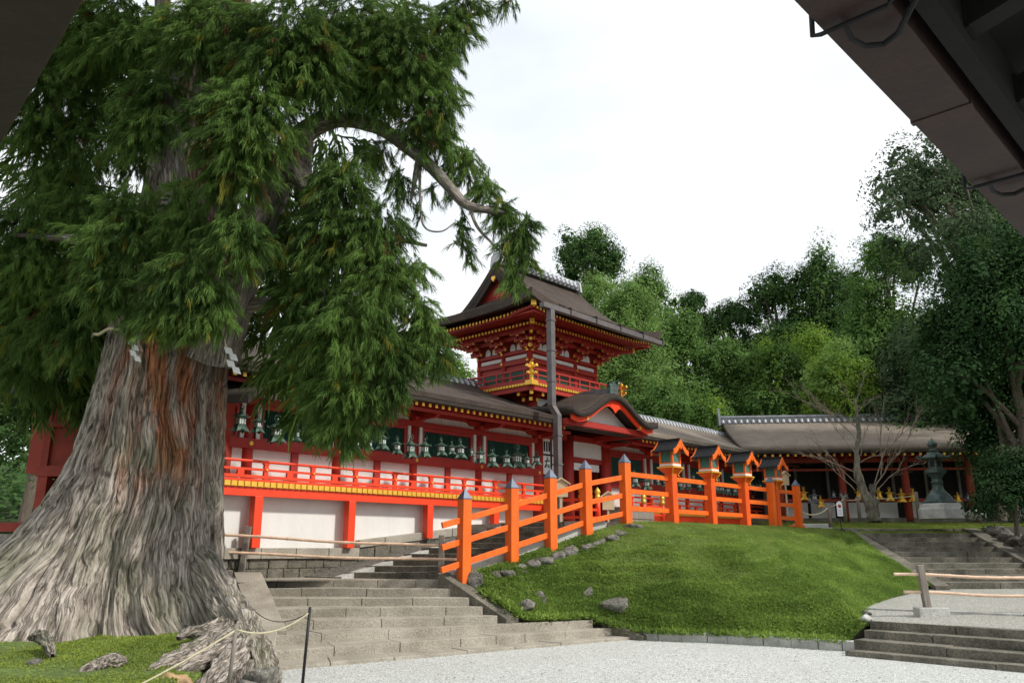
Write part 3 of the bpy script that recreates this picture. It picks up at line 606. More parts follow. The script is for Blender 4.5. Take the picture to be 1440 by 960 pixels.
    while s < b1 - .1:
        if i % 2 == 0: MB(WL).box(s - .055, s + .055, .05, .13, fz + .0, fz + .36).box(s - .075, s + .075, .04, .14, fz + .355, fz + .385).build('baluster', M['verm'], bl); MB(WL).tube([(s, .02, fz + .23), (s, .06, fz + .23)], .026, 8).build('gilt_stud', M['gold'], bl)
        else: MB(WL).box(s - .085, s + .085, .055, .125, fz + .085, fz + .205).build('baluster', M['verm'], bl)
        s += .66; i += 1
    for p, zb in posts: MB(WL).box(p - .11, p + .11, .04, .26, zb, fz - .395).build('support_post', M['verm'], T, bevel=.01)
    lower(T)
    return T
def lower_left(T):
    mb = MB(WL); mb.hexa([(-2.6, .42, 1.93), (3.1, .42, 1.93), (3.1, .8, 1.93), (-2.6, .8, 1.93), (-2.6, .42, 3.3), (3.1, .42, 3.3), (3.1, .8, 3.3), (-2.6, .8, 3.3)])
    mb.hexa([(3.1, .42, 1.93), (10.2, .42, 2.7), (10.2, .8, 2.7), (3.1, .8, 1.93), (3.1, .42, 3.3), (10.2, .42, 3.3), (10.2, .8, 3.3), (3.1, .8, 3.3)])
    mb.build('plinth_wall', M['white'], T)
def lower_right(T):
    MB(WL).box(14.9, 26, .42, .8, 2.5, 3.2).build('plinth_wall', M['white'], T)
corr = corridor('left red corridor on a tall white plastered base with green lattice windows', [-2.65, .05, 2.7, 5.4, 8.1, 10.9], -2.8, 11.1,
                [(-2.6, 1.93), (0, 1.93), (2.7, 1.93), (5.4, 2.2), (8.1, 2.5)], 3.52, lower_left, 1, (-3.0, 12.4, False), (-2.9, 10.4), (-2.8, 10.3), (-2.8, 10.6))
corr2 = corridor('right red corridor at court level with a low balustrade, beyond the gate', [14.83, 17.7, 20.6, 23.5, 26.3], 14.7, 26.5,
                 [(15.2, 2.63), (17.0, 2.63), (18.8, 2.63), (20.6, 2.63), (22.4, 2.63), (24.2, 2.63)], 3.38, lower_right, 2, (12.4, 31.2, True), (13.6, 30.6), (15.1, 25.9), (15.0, 31.0))
mb = MB(WL)
for c in (29.0, 31.0): MB(WL).lathe((c, .93, 2.6), [(.17, 0), (.17, 3.3)], 14).build('column', M['red'], corr2, True); MB(WL).lathe((c, 4.6, 2.6), [(.17, 0), (.17, 3.3)], 14).build('column', M['red'], corr2, True)
MB(WL).box(26.5, 31.2, .8, 1.0, 5.6, 5.92).build('lintel_beam', M['red'], corr2)
MB(WL).box(26.5, 31.2, 3.2, 3.3, 2.6, 6.4).build('back_wall', M['dark'], corr2)
MB(WL).box(24.5, 31.2, -1.02, -1.3, 5.86, 6.0).build('gutter', M['copper'], corr2)

# ------------------------------------------------------------------ two storey gate
G = thing('two_storey_gate', 'tall two-storey vermilion shrine gate with gilt fittings, balcony and a broad bark roof', 'gate', WL(12.2, 1.8, FZ))
SC, OC = 12.15, 1.8
HS, HO = 3.75, 3.0
def gprof(t):   # t=0 ridge .. 1 eave
    u = 1 - t; return 9.78 + 2.22 * (.30 * u + .70 * u ** 1.75)
def lift(s, o):
    a = min(1, abs(s - SC) / HS); b = min(1, abs(o - OC) / HO); return .24 * (a ** 5) * (b ** 3) + .08 * (a ** 4)
def gz_main(s, o): return gprof(abs(o - OC) / HO) + lift(s, o)
def gz_skirt(s, o):
    d = HS - abs(s - SC); return min(gprof(abs(o - OC) / HO), gprof(max(0, 1 - d / HO))) + lift(s, o)
TH_E = .26
os_ = np.linspace(OC - HO, OC + HO, 41)
def edge_th(rows, mb, th): mb.slab(rows, th)
mb = MB(WL); mb.slab([[(s, o, gz_main(s, o)) for o in os_] for s in np.linspace(SC - 2.42, SC + 2.42, 34)], TH_E); roofm = mb.build('roof', M['bark_roof'], G)
for sg in (-1, 1):
    mb = MB(WL); mb.slab([[(SC + sg * x, o, gz_skirt(SC + sg * x, o)) for o in (os_ if sg > 0 else os_[::-1])] for x in np.linspace(2.05, HS, 18)], TH_E)
    mb.build('roof_skirt', M['bark_roof'], G)
    # gable wall, bargeboards
    x = SC + sg * 2.1
    pl = [(o, gprof(abs(o - OC) / HO) - .2) for o in np.linspace(OC - 1.9, OC + 1.9, 21)]; pl += [(OC + 1.9, 10.1), (OC - 1.9, 10.1)]
    gb = MB(WL).prism([(a, b) for a, b in pl], x - .04, x + .04, 'yz').build('gable', M['olddred'], G)
    MB(WL).prism([(OC - .9, 10.75), (OC + .9, 10.75), (OC, 11.25)], x + sg * .045, x + sg * .06, 'yz').build('gable_panel', M['red'], gb)
    bo = []
    for k2 in (-1, 1):
        mb = MB(WL); N_ = 14; prev = None
        for i in range(N_):
            t0, t1 = i / N_ * .86, (i + 1) / N_ * .86
            o0, o1 = OC + k2 * t0 * HO, OC + k2 * t1 * HO; z0, z1 = gprof(t0) - .27, gprof(t1) - .27
            xa, xb = x + sg * .26, x + sg * .32
            mb.hexa([(xa, o0, z0 - .26), (xb, o0, z0 - .26), (xb, o1, z1 - .26), (xa, o1, z1 - .26), (xa, o0, z0), (xb, o0, z0), (xb, o1, z1), (xa, o1, z1)])
        mb.build('bargeboard', M['thatch_edge'], gb)
    MB(WL).prism([(OC - .08, 11.45), (OC + .08, 11.45), (OC + .1, 11.37), (OC + .04, 11.3), (OC, 11.25), (OC - .04, 11.3), (OC - .1, 11.37)], x + sg * .33, x + sg * .38, 'yz').build('gable_pendant', M['gold'], gb)
# ridge
mb = MB(WL); mb.box(SC - 2.22, SC + 2.22, OC - .26, OC + .26, 11.94, 12.18); rd = mb.build('ridge', M['tile'], G)
mb = MB(WL); k = SC - 2.2
while k < SC + 2.2: mb.tube([(k, OC - .32, 12.0), (k, OC - .2, 12.2)], .07, 6); mb.box(k - .03, k + .03, OC - .22, OC + .22, 12.185, 12.28); k += .26
mb.tube([(SC - 2.22, OC, 12.28), (SC + 2.22, OC, 12.28)], .12, 8); mb.build('ridge_tile_row', M['tile_light'], rd)
for sg in (-1, 1): MB(WL).prism([(OC - .32, 11.88), (OC + .32, 11.88), (OC + .26, 12.3), (OC + .12, 12.4), (OC - .12, 12.4), (OC - .26, 12.3)], SC + sg * 2.23, SC + sg * 2.32, 'yz').build('ridge_end_tile', M['tile_light'], rd)
# eave underside: dark edge + boarding + rafters on four sides
s_lo, s_hi, o_lo, o_hi = 10.35, 14.05, .65, 3.1
def ring(d, z, w_, h, up=0.):   # rectangular ring beam at distance d outside the body
    mb = MB(WL); a, b, c, e = s_lo - d, s_hi + d, o_lo - d, o_hi + d
    mb.box(a - w_ / 2, b + w_ / 2, c - w_ / 2, c + w_ / 2, z, z + h); mb.box(a - w_ / 2, b + w_ / 2, e - w_ / 2, e + w_ / 2, z, z + h)
    mb.box(a - w_ / 2, a + w_ / 2, c + w_ / 2 + .002, e - w_ / 2 - .002, z, z + h); mb.box(b - w_ / 2, b + w_ / 2, c + w_ / 2 + .002, e - w_ / 2 - .002, z, z + h)
    return mb
ring(.30, 9.02, .09, .12).build('purlin', M['red'], G); ring(.62, 9.16, .09, .13).build('purlin', M['red'], G); ring(.9, 9.26, .06, .06).build('eave_batten', M['red'], G); ring(1.52, 9.40, .06, .07).build('eave_batten', M['red'], G)
def zu(s, o): return gz_skirt(s, o) - TH_E if abs(s - SC) > 2.3 else gz_main(s, o) - TH_E
mr = MB(WL); mg = MB(WL)
def rafter(p, q, w_=.035):   # p inner, q outer: (s,o,z)
    ds, do = q[0] - p[0], q[1] - p[1]; l = math.hypot(ds, do); nx, ny = -do / l * w_, ds / l * w_
    mr.hexa([(p[0] - nx, p[1] - ny, p[2] - .04), (p[0] + nx, p[1] + ny, p[2] - .04), (q[0] + nx, q[1] + ny, q[2] - .04), (q[0] - nx, q[1] - ny, q[2] - .04),
             (p[0] - nx, p[1] - ny, p[2] + .045), (p[0] + nx, p[1] + ny, p[2] + .045), (q[0] + nx, q[1] + ny, q[2] + .045), (q[0] - nx, q[1] - ny, q[2] + .045)])
    ex, ey = ds / l * .012, do / l * .012
    mg.hexa([(q[0] - nx * 1.1, q[1] - ny * 1.1, q[2] - .043), (q[0] + nx * 1.1, q[1] + ny * 1.1, q[2] - .043), (q[0] + nx * 1.1 + ex, q[1] + ny * 1.1 + ey, q[2] - .043), (q[0] - nx * 1.1 + ex, q[1] - ny * 1.1 + ey, q[2] - .043),
             (q[0] - nx * 1.1, q[1] - ny * 1.1, q[2] + .048), (q[0] + nx * 1.1, q[1] + ny * 1.1, q[2] + .048), (q[0] + nx * 1.1 + ex, q[1] + ny * 1.1 + ey, q[2] + .048), (q[0] - nx * 1.1 + ex, q[1] - ny * 1.1 + ey, q[2] + .048)])
st = .165
s = s_lo - 1.6
while s < s_hi + 1.62:
    for (oi, sgn) in ((o_lo, -1), (o_hi, 1)):
        lf = lift(s, oi + sgn * 1.7) * .9
        if s_lo - .9 < s < s_hi + .9: rafter((s, oi, 9.42), (s, oi + sgn * .98, 9.27))
        rafter((s, oi + sgn * .6, 9.46), (s, oi + sgn * 1.62, 9.42 + lf))
    s += st
o = o_lo - 1.45
while o < o_hi + 1.5:
    for (si, sgn) in ((s_lo, -1), (s_hi, 1)):
        lf = lift(si + sgn * 1.7, o) * .9
        if o_lo - .9 < o < o_hi + .9: rafter((si, o, 9.42), (si + sgn * .98, o, 9.27))
        rafter((si + sgn * .6, o, 9.46), (si + sgn * 1.6, o, 9.42 + lf))
    o += st
mr.build('rafter_row', M['red'], G); mg.build('gilt_rafter_tip', M['gold'], G)
mb = MB(WL)
mb.box(s_lo - .98, s_hi + .98, o_lo - .98, o_hi + .98, 9.50, 9.54); mb.build('eave_boarding', M['red'], G)
# corner (hip) rafters with gilt caps
for (sx, ox, ds, do) in ((s_lo, o_lo, -1, -1), (s_hi, o_lo, 1, -1), (s_lo, o_hi, -1, 1)):
    MB(WL).beam((sx, ox, 9.35), (sx + ds * 1.62, ox + do * 1.62, 9.66), .15, .17).build('hip_rafter', M['red'], G)
    MB(WL).beam((sx + ds * 1.62, ox + do * 1.62, 9.66), (sx + ds * 1.68, ox + do * 1.68, 9.67), .17, .19).build('gilt_cap', M['gold'], G)
    MB(WL).beam((sx, ox, 9.1), (sx + ds * 1.05, ox + do * 1.05, 9.27), .14, .16).build('hip_rafter', M['red'], G)
    MB(WL).beam((sx + ds * 1.05, ox + do * 1.05, 9.27), (sx + ds * 1.1, ox + do * 1.1, 9.275), .16, .18).build('gilt_cap', M['gold'], G)
# body
MB(WL).box(s_lo, s_hi, o_lo, o_hi, 6.6, 9.45).build('upper_wall', M['red'], G)
ring(.03, 8.58, .12, .12).build('tie_beam', M['red'], G); ring(.03, 8.20, .12, .16).build('tie_beam', M['red'], G)
mb = ring(.01, 8.40, .06, .12); mb.build('plaster_band', M['white'], G)
mb = ring(.01, 7.6, .05, .35); mb.build('lattice_band', M['green'], G)
colp = [(s, o_lo) for s in (10.35, 11.58, 12.82, 14.05)] + [(s_lo, 1.87), (s_lo, o_hi), (s_hi, 1.87)]
def dirs(s, o):
    d = []
    if o <= o_lo: d.append((0, -1))
    if s <= s_lo: d.append((-1, 0))
    if s >= s_hi: d.append((1, 0))
    return d
for (s, o) in colp:
    MB(WL).lathe((s, o, 6.6), [(.11, 0), (.11, 2.1)], 12).build('upper_column', M['red'], G, True)
    b = MB(WL); g = MB(WL)
    dd = dirs(s, o)
    if len(dd) > 1: dd = dd + [(dd[0][0] + dd[1][0], dd[0][1] + dd[1][1])]
    for z_, sc in ((7.96, 1), (8.28, 1), (8.64, 1)):
        for (dx, dy) in dd[:2]: g.box(s + dx * .12 - .035, s + dx * .12 + .035, o + dy * .12 - .035, o + dy * .12 + .035, z_ - .035, z_ + .035)
    for q, (dx, dy) in enumerate(dd):
        px_, py_ = -dy, dx
        for lv in range(3):
            z_ = 8.74 + lv * .17; ext = .2 + lv * .22
            e = (s + dx * ext, o + dy * ext)
            b.beam((s, o, z_), (*e, z_), .09, .10); g.beam((*e, z_), (e[0] + dx * .015, e[1] + dy * .015, z_), .095, .10)
            hw = .24 + .03 * lv
            if q < 2:
                b.beam((e[0] - px_ * hw, e[1] - py_ * hw, z_ + .03), (e[0] + px_ * hw, e[1] + py_ * hw, z_ + .03), .08, .09)
                for t_ in (-hw, hw): g.beam((e[0] + px_ * t_, e[1] + py_ * t_, z_ + .03), (e[0] + px_ * (t_ + .012 * (1 if t_ > 0 else -1)), e[1] + py_ * (t_ + .012 * (1 if t_ > 0 else -1)), z_ + .03), .09, .095)
                for t_ in (-hw * .85, 0, hw * .85): b.box(e[0] + px_ * t_ - .06, e[0] + px_ * t_ + .06, e[1] + py_ * t_ - .06, e[1] + py_ * t_ + .06, z_ + .08, z_ + .15)
    br = b.build('bracket', M['red'], G); g.build('gilt_cap', M['gold'], br)
# white panels between brackets (rounded tops)
def wpanel(c, along, fixed, hw, axis):
    pts = [(c - hw, 8.72), (c + hw, 8.72)] + [(c + hw * math.cos(a), 8.80 + .17 * math.sin(a)) for a in np.linspace(0, PI, 9)]
    if axis == 's': return MB(WL).prism(pts, fixed - .05, fixed - .02, 'xz')
    return MB(WL).prism(pts, fixed - .05, fixed - .02, 'yz')
for c in (10.85, 11.12, 12.05, 12.34, 13.3, 13.57): wpanel(c, 1, o_lo, .125, 's').build('plaster_panel', M['white'], G)
for c in (1.1, 1.42, 2.3, 2.65): wpanel(c, 1, s_lo, .12, 'o').build('plaster_panel', M['white'], G)
# balcony
b_s0, b_s1, b_o0, b_o1 = 9.62, 14.85, -.08, 3.8
mb = MB(WL).box(b_s0, b_s1, b_o0, b_o1, 7.32, 7.38); bal = mb.build('upper_balcony', M['red'], G)
mb = MB(WL); mb.box(b_s0 + .04, b_s1 - .04, b_o0 + .04, b_o0 + .2, 7.06, 7.22); mb.box(b_s0 + .04, b_s0 + .2, b_o0 + .205, b_o1, 7.06, 7.22); mb.box(b_s1 - .2, b_s1 - .04, b_o0 + .205, b_o1, 7.06, 7.22); mb.build('balcony_beam', M['red'], bal)
mg = MB(WL); s = b_s0 + .05
while s < b_s1: mg.box(s - .05, s + .05, b_o0 - .01, b_o0 + .12, 7.23, 7.315); s += .135
o = b_o0 + .18
while o < b_o1: mg.box(b_s0 - .01, b_s0 + .12, o - .05, o + .05, 7.23, 7.315); mg.box(b_s1 - .12, b_s1 + .01, o - .05, o + .05, 7.23, 7.315); o += .135
mg.build('gilt_joist_end', M['gold'], bal)
hr = MB(WL)
c_ = [(b_s0 + .05, b_o1), (b_s0 + .05, b_o0 + .05), (b_s1 - .05, b_o0 + .05), (b_s1 - .05, b_o1)]
for z_, w_, h_ in ((7.42, .08, .07), (7.60, .05, .05), (7.80, .065, .065)):
    for a, b in zip(c_[:-1], c_[1:]):
        d = Vector((b[0] - a[0], b[1] - a[1])).normalized() * (.22 if z_ > 7.5 else .0)
        hr.beam((a[0] - d.x, a[1] - d.y, z_), (b[0] + d.x, b[1] + d.y, z_ + .0), w_, h_)
rl = hr.build('upper_railing', M['red'], bal)
for a, b, n in ((c_[0], c_[1], 6), (c_[1], c_[2], 9), (c_[2], c_[3], 6)):
    for i in range(n):
        t = (i + .5) / n; x, y = a[0] + (b[0] - a[0]) * t, a[1] + (b[1] - a[1]) * t
        MB(WL).box(x - .03, x + .03, y - .03, y + .03, 7.44, 7.78).build('railing_post', M['red'], rl)
for (x, y) in c_[1:3]:
    mb = MB(WL); mb.lathe((x, y, 7.38), [(.07, 0), (.07, .42), (.09, .44), (.05, .48), (.085, .54), (.07, .60), (.015, .68)], 12); mb.box(x - .16, x + .16, y - .16, y + .16, 7.2, 7.36)
    sg = -1 if x < 12 else 1
    mb.beam((x, y, 7.8), (x + sg * .26, y, 7.86), .09, .1); mb.beam((x, y, 7.8), (x, y - .26, 7.86), .09, .1); mb.beam((x, y, 7.6), (x + sg * .22, y, 7.62), .08, .08); mb.beam((x, y, 7.6), (x, y - .22, 7.62), .08, .08)
    mb.build('gilt_corner_fitting', M['gold'], rl, bevel=.01)
# brackets under the balcony
for (s, o) in colp[:6]:
    b = MB(WL); g = MB(WL); dd = dirs(s, o)
    if len(dd) > 1: dd = dd + [(dd[0][0] + dd[1][0], dd[0][1] + dd[1][1])]
    for (dx, dy) in dd:
        for lv in range(2):
            z_ = 6.84 + lv * .16; ext = .32 + lv * .26; e = (s + dx * ext, o + dy * ext)
            b.beam((s, o, z_), (*e, z_), .11, .12); g.beam((*e, z_), (e[0] + dx * .02, e[1] + dy * .02, z_), .115, .12)
    br = b.build('balcony_bracket', M['red'], G); g.build('gilt_cap', M['gold'], br)
mb = MB(WL)
for a in (11.0, 12.2, 13.4): mb.box(a - .3, a + .3, o_lo - .03, o_lo - .002, 6.72, 6.98)
mb.build('plaster_panel', M['white'], G)
# gutter and down pipe
gt = MB(WL).beam((8.55, -1.48, 9.46), (15.5, -1.48, 9.44), .2, .17).build('gutter', M['copper'], G, bevel=.01)
for s in (9.9, 11.3, 12.7, 14.1, 15.4): MB(WL).box(s - .02, s + .02, -1.60, -1.36, 9.39, 9.63).build('gutter_joint', M['iron'], gt)
mb = MB(WL); s = 8.98; mb.box(s - .10, s + .10, -1.58, -1.38, 6.25, 9.41); dp = mb.build('down_pipe', M['copper'], G, bevel=.01)
MB(WL).hexa([(s - .1, -1.58, 6.25), (s + .1, -1.58, 6.25), (s + .1, -1.38, 6.25), (s - .1, -1.38, 6.25), (s + .02, -1.70, 5.95), (s + .22, -1.70, 5.95), (s + .22, -1.5, 5.95), (s + .02, -1.5, 5.95)]).build('pipe_elbow', M['copper'], dp)
MB(WL).box(s + .02, s + .22, -1.70, -1.5, 2.62, 5.949).build('pipe_section', M['copper'], dp, bevel=.01)
for z in (9.0, 8.0, 7.0): MB(WL).box(s - .12, s + .12, -1.6, -1.36, z, z + .05).build('pipe_band', M['copper'], dp)
for z in (5.3, 4.4): MB(WL).box(s, s + .24, -1.72, -1.48, z, z + .05).build('pipe_band', M['copper'], dp)
# undulating gable canopy in front of the entrance
KC = 12.2; KH = 2.45
def kz(s):
    t = abs(s - KC) / KH
    return 6.20 + .80 * (.5 + .5 * math.cos(PI * min(1, t * 1.12))) * (1 - .0 * t) - .06 * math.sin(PI * t) ** 2 + .10 * max(0, t - .8) / .2
ks = np.linspace(KC - KH, KC + KH, 45)
mb = MB(WL); mb.slab([[(s, o, kz(s) + .02 + (o + 1.7) * .10) for o in np.linspace(-1.7, .62, 10)] for s in ks], .20)
cv_ = mb.build('curved_canopy', M['thatch_edge'], G, True)
mb = MB(WL); mb.slab([[(s, o, kz(s) + .05 + (o + 1.7) * .10) for o in np.linspace(-1.6, .63, 10)] for s in np.linspace(KC - KH + .08, KC + KH - .08, 45)], .02); mb.build('canopy_tiles', M['bark_roof'], cv_, True)
mb = MB(WL); N_ = 40; zz = np.linspace(KC - KH + .15, KC + KH - .15, N_)
for a, b in zip(zz[:-1], zz[1:]):
    da = .15 + .10 * max(0, 1 - abs(a - KC) / .5); db = .15 + .10 * max(0, 1 - abs(b - KC) / .5)
    mb.hexa([(a, -1.56, kz(a) - .17 - da), (b, -1.56, kz(b) - .17 - db), (b, -1.48, kz(b) - .17 - db), (a, -1.48, kz(a) - .17 - da), (a, -1.56, kz(a) - .17), (b, -1.56, kz(b) - .17), (b, -1.48, kz(b) - .17), (a, -1.48, kz(a) - .17)])
mb.build('curved_bargeboard', M['verm'], cv_)
MB(WL).prism([(KC - .22, 6.68), (KC + .22, 6.68), (KC + .30, 6.58), (KC + .12, 6.50), (KC, 6.38), (KC - .12, 6.50), (KC - .3, 6.58)], -1.60, -1.565, 'xz').build('canopy_pendant', M['verm'], cv_)
for q in (KC - 1.5, KC + 1.5): MB(WL).box(q - .05, q + .05, -1.575, -1.562, kz(q) - .33, kz(q) - .22).build('gilt_cap', M['gold'], cv_)
mb = MB(WL); pts = [(s, kz(s) - .2) for s in np.linspace(KC - 1.9, KC + 1.9, 25)]; mb.prism(pts + [(KC + 1.9, 6.0), (KC - 1.9, 6.0)], -.95, -.88, 'xz'); mb.build('tympanum', M['white'], cv_)
MB(WL).box(KC - 2.3, KC + 2.3, -1.33, -1.15, 5.82, 6.0).build('canopy_beam', M['red'], cv_)
for q in (KC - 2.0, KC + 2.0): MB(WL).box(q - .09, q + .09, -1.3, .9, 5.80, 5.98).build('canopy_beam', M['red'], cv_)
mb = MB(WL); mb.box(KC - .14, KC + .14, -1.45, .6, 7.02, 7.20); mb.box(KC - .10, KC + .10, -1.5, .6, 7.2, 7.28); mb.build('canopy_ridge', M['tile'], cv_)
mb = MB(WL); mb.prism([(KC - .26, 7.0), (KC + .26, 7.0), (KC + .22, 7.28), (KC + .30, 7.38), (KC + .1, 7.40), (KC, 7.52), (KC - .1, 7.40), (KC - .30, 7.38), (KC - .22, 7.28)], -1.58, -1.46, 'xz'); mb.build('canopy_ridge_ornament', M['bronze_dark'], cv_)
# entrance
for s in (11.0, 12.69): MB(WL).lathe((s, .9, 2.6), [(.2, 0), (.2, 3.3)], 16).build('gate_column', M['red'], G, True)
MB(WL).lathe((14.83, .85, 2.6), [(.21, 0), (.21, 3.3)], 16).build('gate_column', M['red'], G, True)
MB(WL).box(10.9, 14.95, .8, 1.0, 5.72, 5.92).build('lintel_beam', M['red'], G); MB(WL).box(12.89, 14.62, .82, 1.0, 4.98, 5.15).build('lintel_beam', M['red'], G)
MB(WL).box(12.89, 14.62, .86, .95, 5.15, 5.72).build('plaster_panel', M['white'], G)
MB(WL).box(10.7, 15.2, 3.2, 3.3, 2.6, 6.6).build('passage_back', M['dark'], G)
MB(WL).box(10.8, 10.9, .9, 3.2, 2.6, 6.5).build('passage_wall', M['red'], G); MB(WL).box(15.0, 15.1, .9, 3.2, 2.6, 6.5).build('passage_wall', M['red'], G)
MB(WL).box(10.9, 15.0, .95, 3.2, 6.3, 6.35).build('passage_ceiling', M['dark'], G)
mb = MB(WL); mb.box(12.95, 14.55, .93, .95, 4.70, 4.96); mb.build('white_curtain', M['paper'], G)
mb = MB(WL)
for i in range(5): x = 13.0 + i * .36; mb.box(x, x + .02, .955, .965, 2.7, 4.9)
mb.box(13.0, 14.5, .955, .965, 3.6, 3.68); mb.build('door_lattice', M['red'], G)
# hanging cloth with dark vertical patterning in the narrow bay
cl_ = thing('hanging_banner', 'white cloth panel with dark patterning in the narrow left bay of the gate', 'banner', WL(11.8, 1.0, 4.2))
MB(WL).box(11.28, 12.42, 1.04, 1.06, 4.45, 5.68).build('cloth', M['paper'], cl_)
mb = MB(WL); rr = random.Random(2)
mb.box(11.28, 12.42, 1.028, 1.034, 5.10, 5.16); mb.box(11.85, 11.93, 1.02, 1.03, 3.7, 5.7)
for i in range(4):
    x = 11.36 + i * .13; mb.box(x, x + .07, 1.022, 1.03, 5.25, 5.60)
for (x, z, w_, h_) in ((12.0, 5.2, .3, .05), (12.1, 5.3, .05, .25), (12.0, 5.48, .32, .05), (12.25, 5.28, .05, .2)): mb.box(x, x + w_, 1.022, 1.03, z, z + h_)
mb.build('dark_pattern', M['iron'], cl_)
mb = MB(WL); mb.tube([(11.28, 1.05, 5.7), (12.42, 1.05, 5.7)], .02, 8); mb.build('rod', M['bamboo'], cl_)
# offering box and its plinth, stone step of the gate
ob_ = thing('offering_box', 'long weathered grey wooden box standing before the gate opening', 'box', WL(14.0, -.9, FZ))
mb = MB(WL); mb.box(13.0, 14.9, -1.2, -.6, FZ + .03, FZ + .62); mb.build('box_body', M['wood_grey'], ob_, bevel=.01)
mb = MB(WL); mb.box(12.95, 14.95, -1.25, -.55, FZ + .62, FZ + .68)
mb.build('box_rim', M['wood_grey'], ob_, bevel=.01); MB(WL).box(13.05, 14.85, -1.23, -1.205, FZ + .3, FZ + .35).build('box_rail', M['wood_grey'], ob_)
mb = MB(WL); mb.box(10.4, 15.4, -.5, 1.2, FZ, FZ + .14); tag(mb.build('threshold_step', M['stone'], None, bevel=.02), 'broad stone threshold step under the gate', 'step')

# little fences with gilt finials flanking the gate entrance
def gilt_fence(s0, o0, s1, o1, label, z=FZ, n=3, h=.95):
    t = thing('gate_railing', label, 'railing', WL(s0, o0, z), 'short red railings with gilt finials by the gate')
    for i in range(n):
        a = i / (n - 1); x, y = s0 + (s1 - s0) * a, o0 + (o1 - o0) * a
        p = MB(WL).lathe((x, y, z), [(.085, 0), (.085, h)], 12).build('post', M['verm'], t, True)
        MB(WL).lathe((x, y, z + h), [(.095, -.12), (.095, 0), (.06, .03), (.1, .10), (.085, .17), (.012, .27)], 12).build('gilt_finial', M['gold'], p, True)
    for zz in (.25, .5, .8): MB(WL).beam((s0, o0, z + zz), (s1, o1, z + zz), .06, .08).build('rail', M['verm'], t)
    return t
gilt_fence(10.35, -1.5, 11.2, -1.5, 'short red railing with gilt finials at the left of the gate steps')
gilt_fence(10.35, -1.5, 10.35, .02, 'short red railing with gilt finials returning to the left balcony end', n=2)
gilt_fence(15.15, -.6, 16.4, -.6, 'short red railing with gilt finials at the right of the gate steps', n=2, h=1.0)
# small roofed notice boards
def notice(s, o, z, label, h=1.1, w_=.34, world=None):
    p = world or WL(s, o, z); t = thing('notice_board', label, 'sign', p, 'small roofed wooden notice boards', rz=math.radians(10))
    def lb(x0, x1, y0, y1, z0, z1): return MB().box(x0 + p.x, x1 + p.x, y0 + p.y, y1 + p.y, z0 + p.z, z1 + p.z)
    lb(-.03, .03, -.02, .02, 0, h).build('post', M['wood_pale'], t); lb(-w_ / 2, w_ / 2, -.05, -.022, h - .08, h + .3).build('board', M['wood_pale'], t)
    mb = MB(); mb.prism([(p.x - w_ * .68, p.z + h + .28), (p.x - w_ * .68, p.z + h + .32), (p.x, p.z + h + .50), (p.x + w_ * .68, p.z + h + .32), (p.x + w_ * .68, p.z + h + .28), (p.x, p.z + h + .45)], p.y - .1, p.y + .06); mb.build('roof', M['wood_pale'], t)
    mb = MB(); mb.prism([(p.x - w_ * .45, p.z + h + .29), (p.x + w_ * .45, p.z + h + .29), (p.x, p.z + h + .44)], p.y - .045, p.y - .025); mb.build('gable', M['wood_pale'], t)
    return t
notice(8.85, -1.9, 2.55, 'small roofed wooden notice board just left of the down pipe', .95, .42)
notice(10.8, -2.2, FZ, 'lower roofed wooden notice board beside the gilt finials', .55, .38)
notice(0, 0, 0, 'tall thin roofed wooden notice board behind the end post of the orange fence', 1.3, .3, world=at(1108, 725, 33.5))

# ------------------------------------------------------------------ orange fence
def cap(mb, x, y, z, w_): h = w_ / 2; mb.add([(x - h, y - h, z), (x + h, y - h, z), (x + h, y + h, z), (x - h, y + h, z), (x, y, z + w_ * .95)], [(0, 3, 2, 1), (0, 1, 4), (1, 2, 4), (2, 3, 4), (3, 0, 4)]); return mb
fposts = []
for px, pb, Y, H in ((652, 808, 18.9, 1.66), (720, 785, 19.75, 1.62), (775, 766, 20.6, 1.62), (825, 748, 21.45, 1.60), (881, 735, 22.35, 1.60)):
    p = at(px, pb, Y); fposts.append((p, H))
fdir = (fposts[4][0] - fposts[0][0]); ang1 = math.atan2(fdir.y, fdir.x)
FB = thing('orange_fence', 'bright orange post and rail fence climbing beside the inner steps onto the mound top', 'fence', (fposts[0][0].x, fposts[0][0].y, fposts[0][0].z))
def fpost(p, H, ang, w_=.235):
    mb = MB(lambda x, y, z: Vector((p.x + x * math.cos(ang) - y * math.sin(ang), p.y + x * math.sin(ang) + y * math.cos(ang), p.z + z)))
    mb.box(-w_ / 2, w_ / 2, -w_ / 2, w_ / 2, -.25, H); o = mb.build('post', M['orange'], FB, bevel=.008)
    m2 = MB(mb.fr); m2.box(-w_ / 2 - .006, w_ / 2 + .006, -w_ / 2 - .006, w_ / 2 + .006, H, H + .02); cap(m2, 0, 0, H + .02, w_ + .012); m2.build('pointed_cap', M['slate'], o)
for i, (p, H) in enumerate(fposts): fpost(p, H, ang1)
rails = (.38, .86, 1.34)
def rail(a, b, name='rail'): MB().beam(a, b, .07, .13).build(name, M['orange'], FB, bevel=.006)
for (p, H), (q, H2) in zip(fposts[:-1], fposts[1:]):
    for z in rails: rail(p + Vector((0, 0, z - .12)), q + Vector((0, 0, z - .12)))
p = fposts[0][0]; d = (fposts[0][0] - fposts[1][0]).normalized()
for z in rails: rail(p + Vector((0, 0, z - .12)), p + d * .62 + Vector((0, 0, z - .12)))
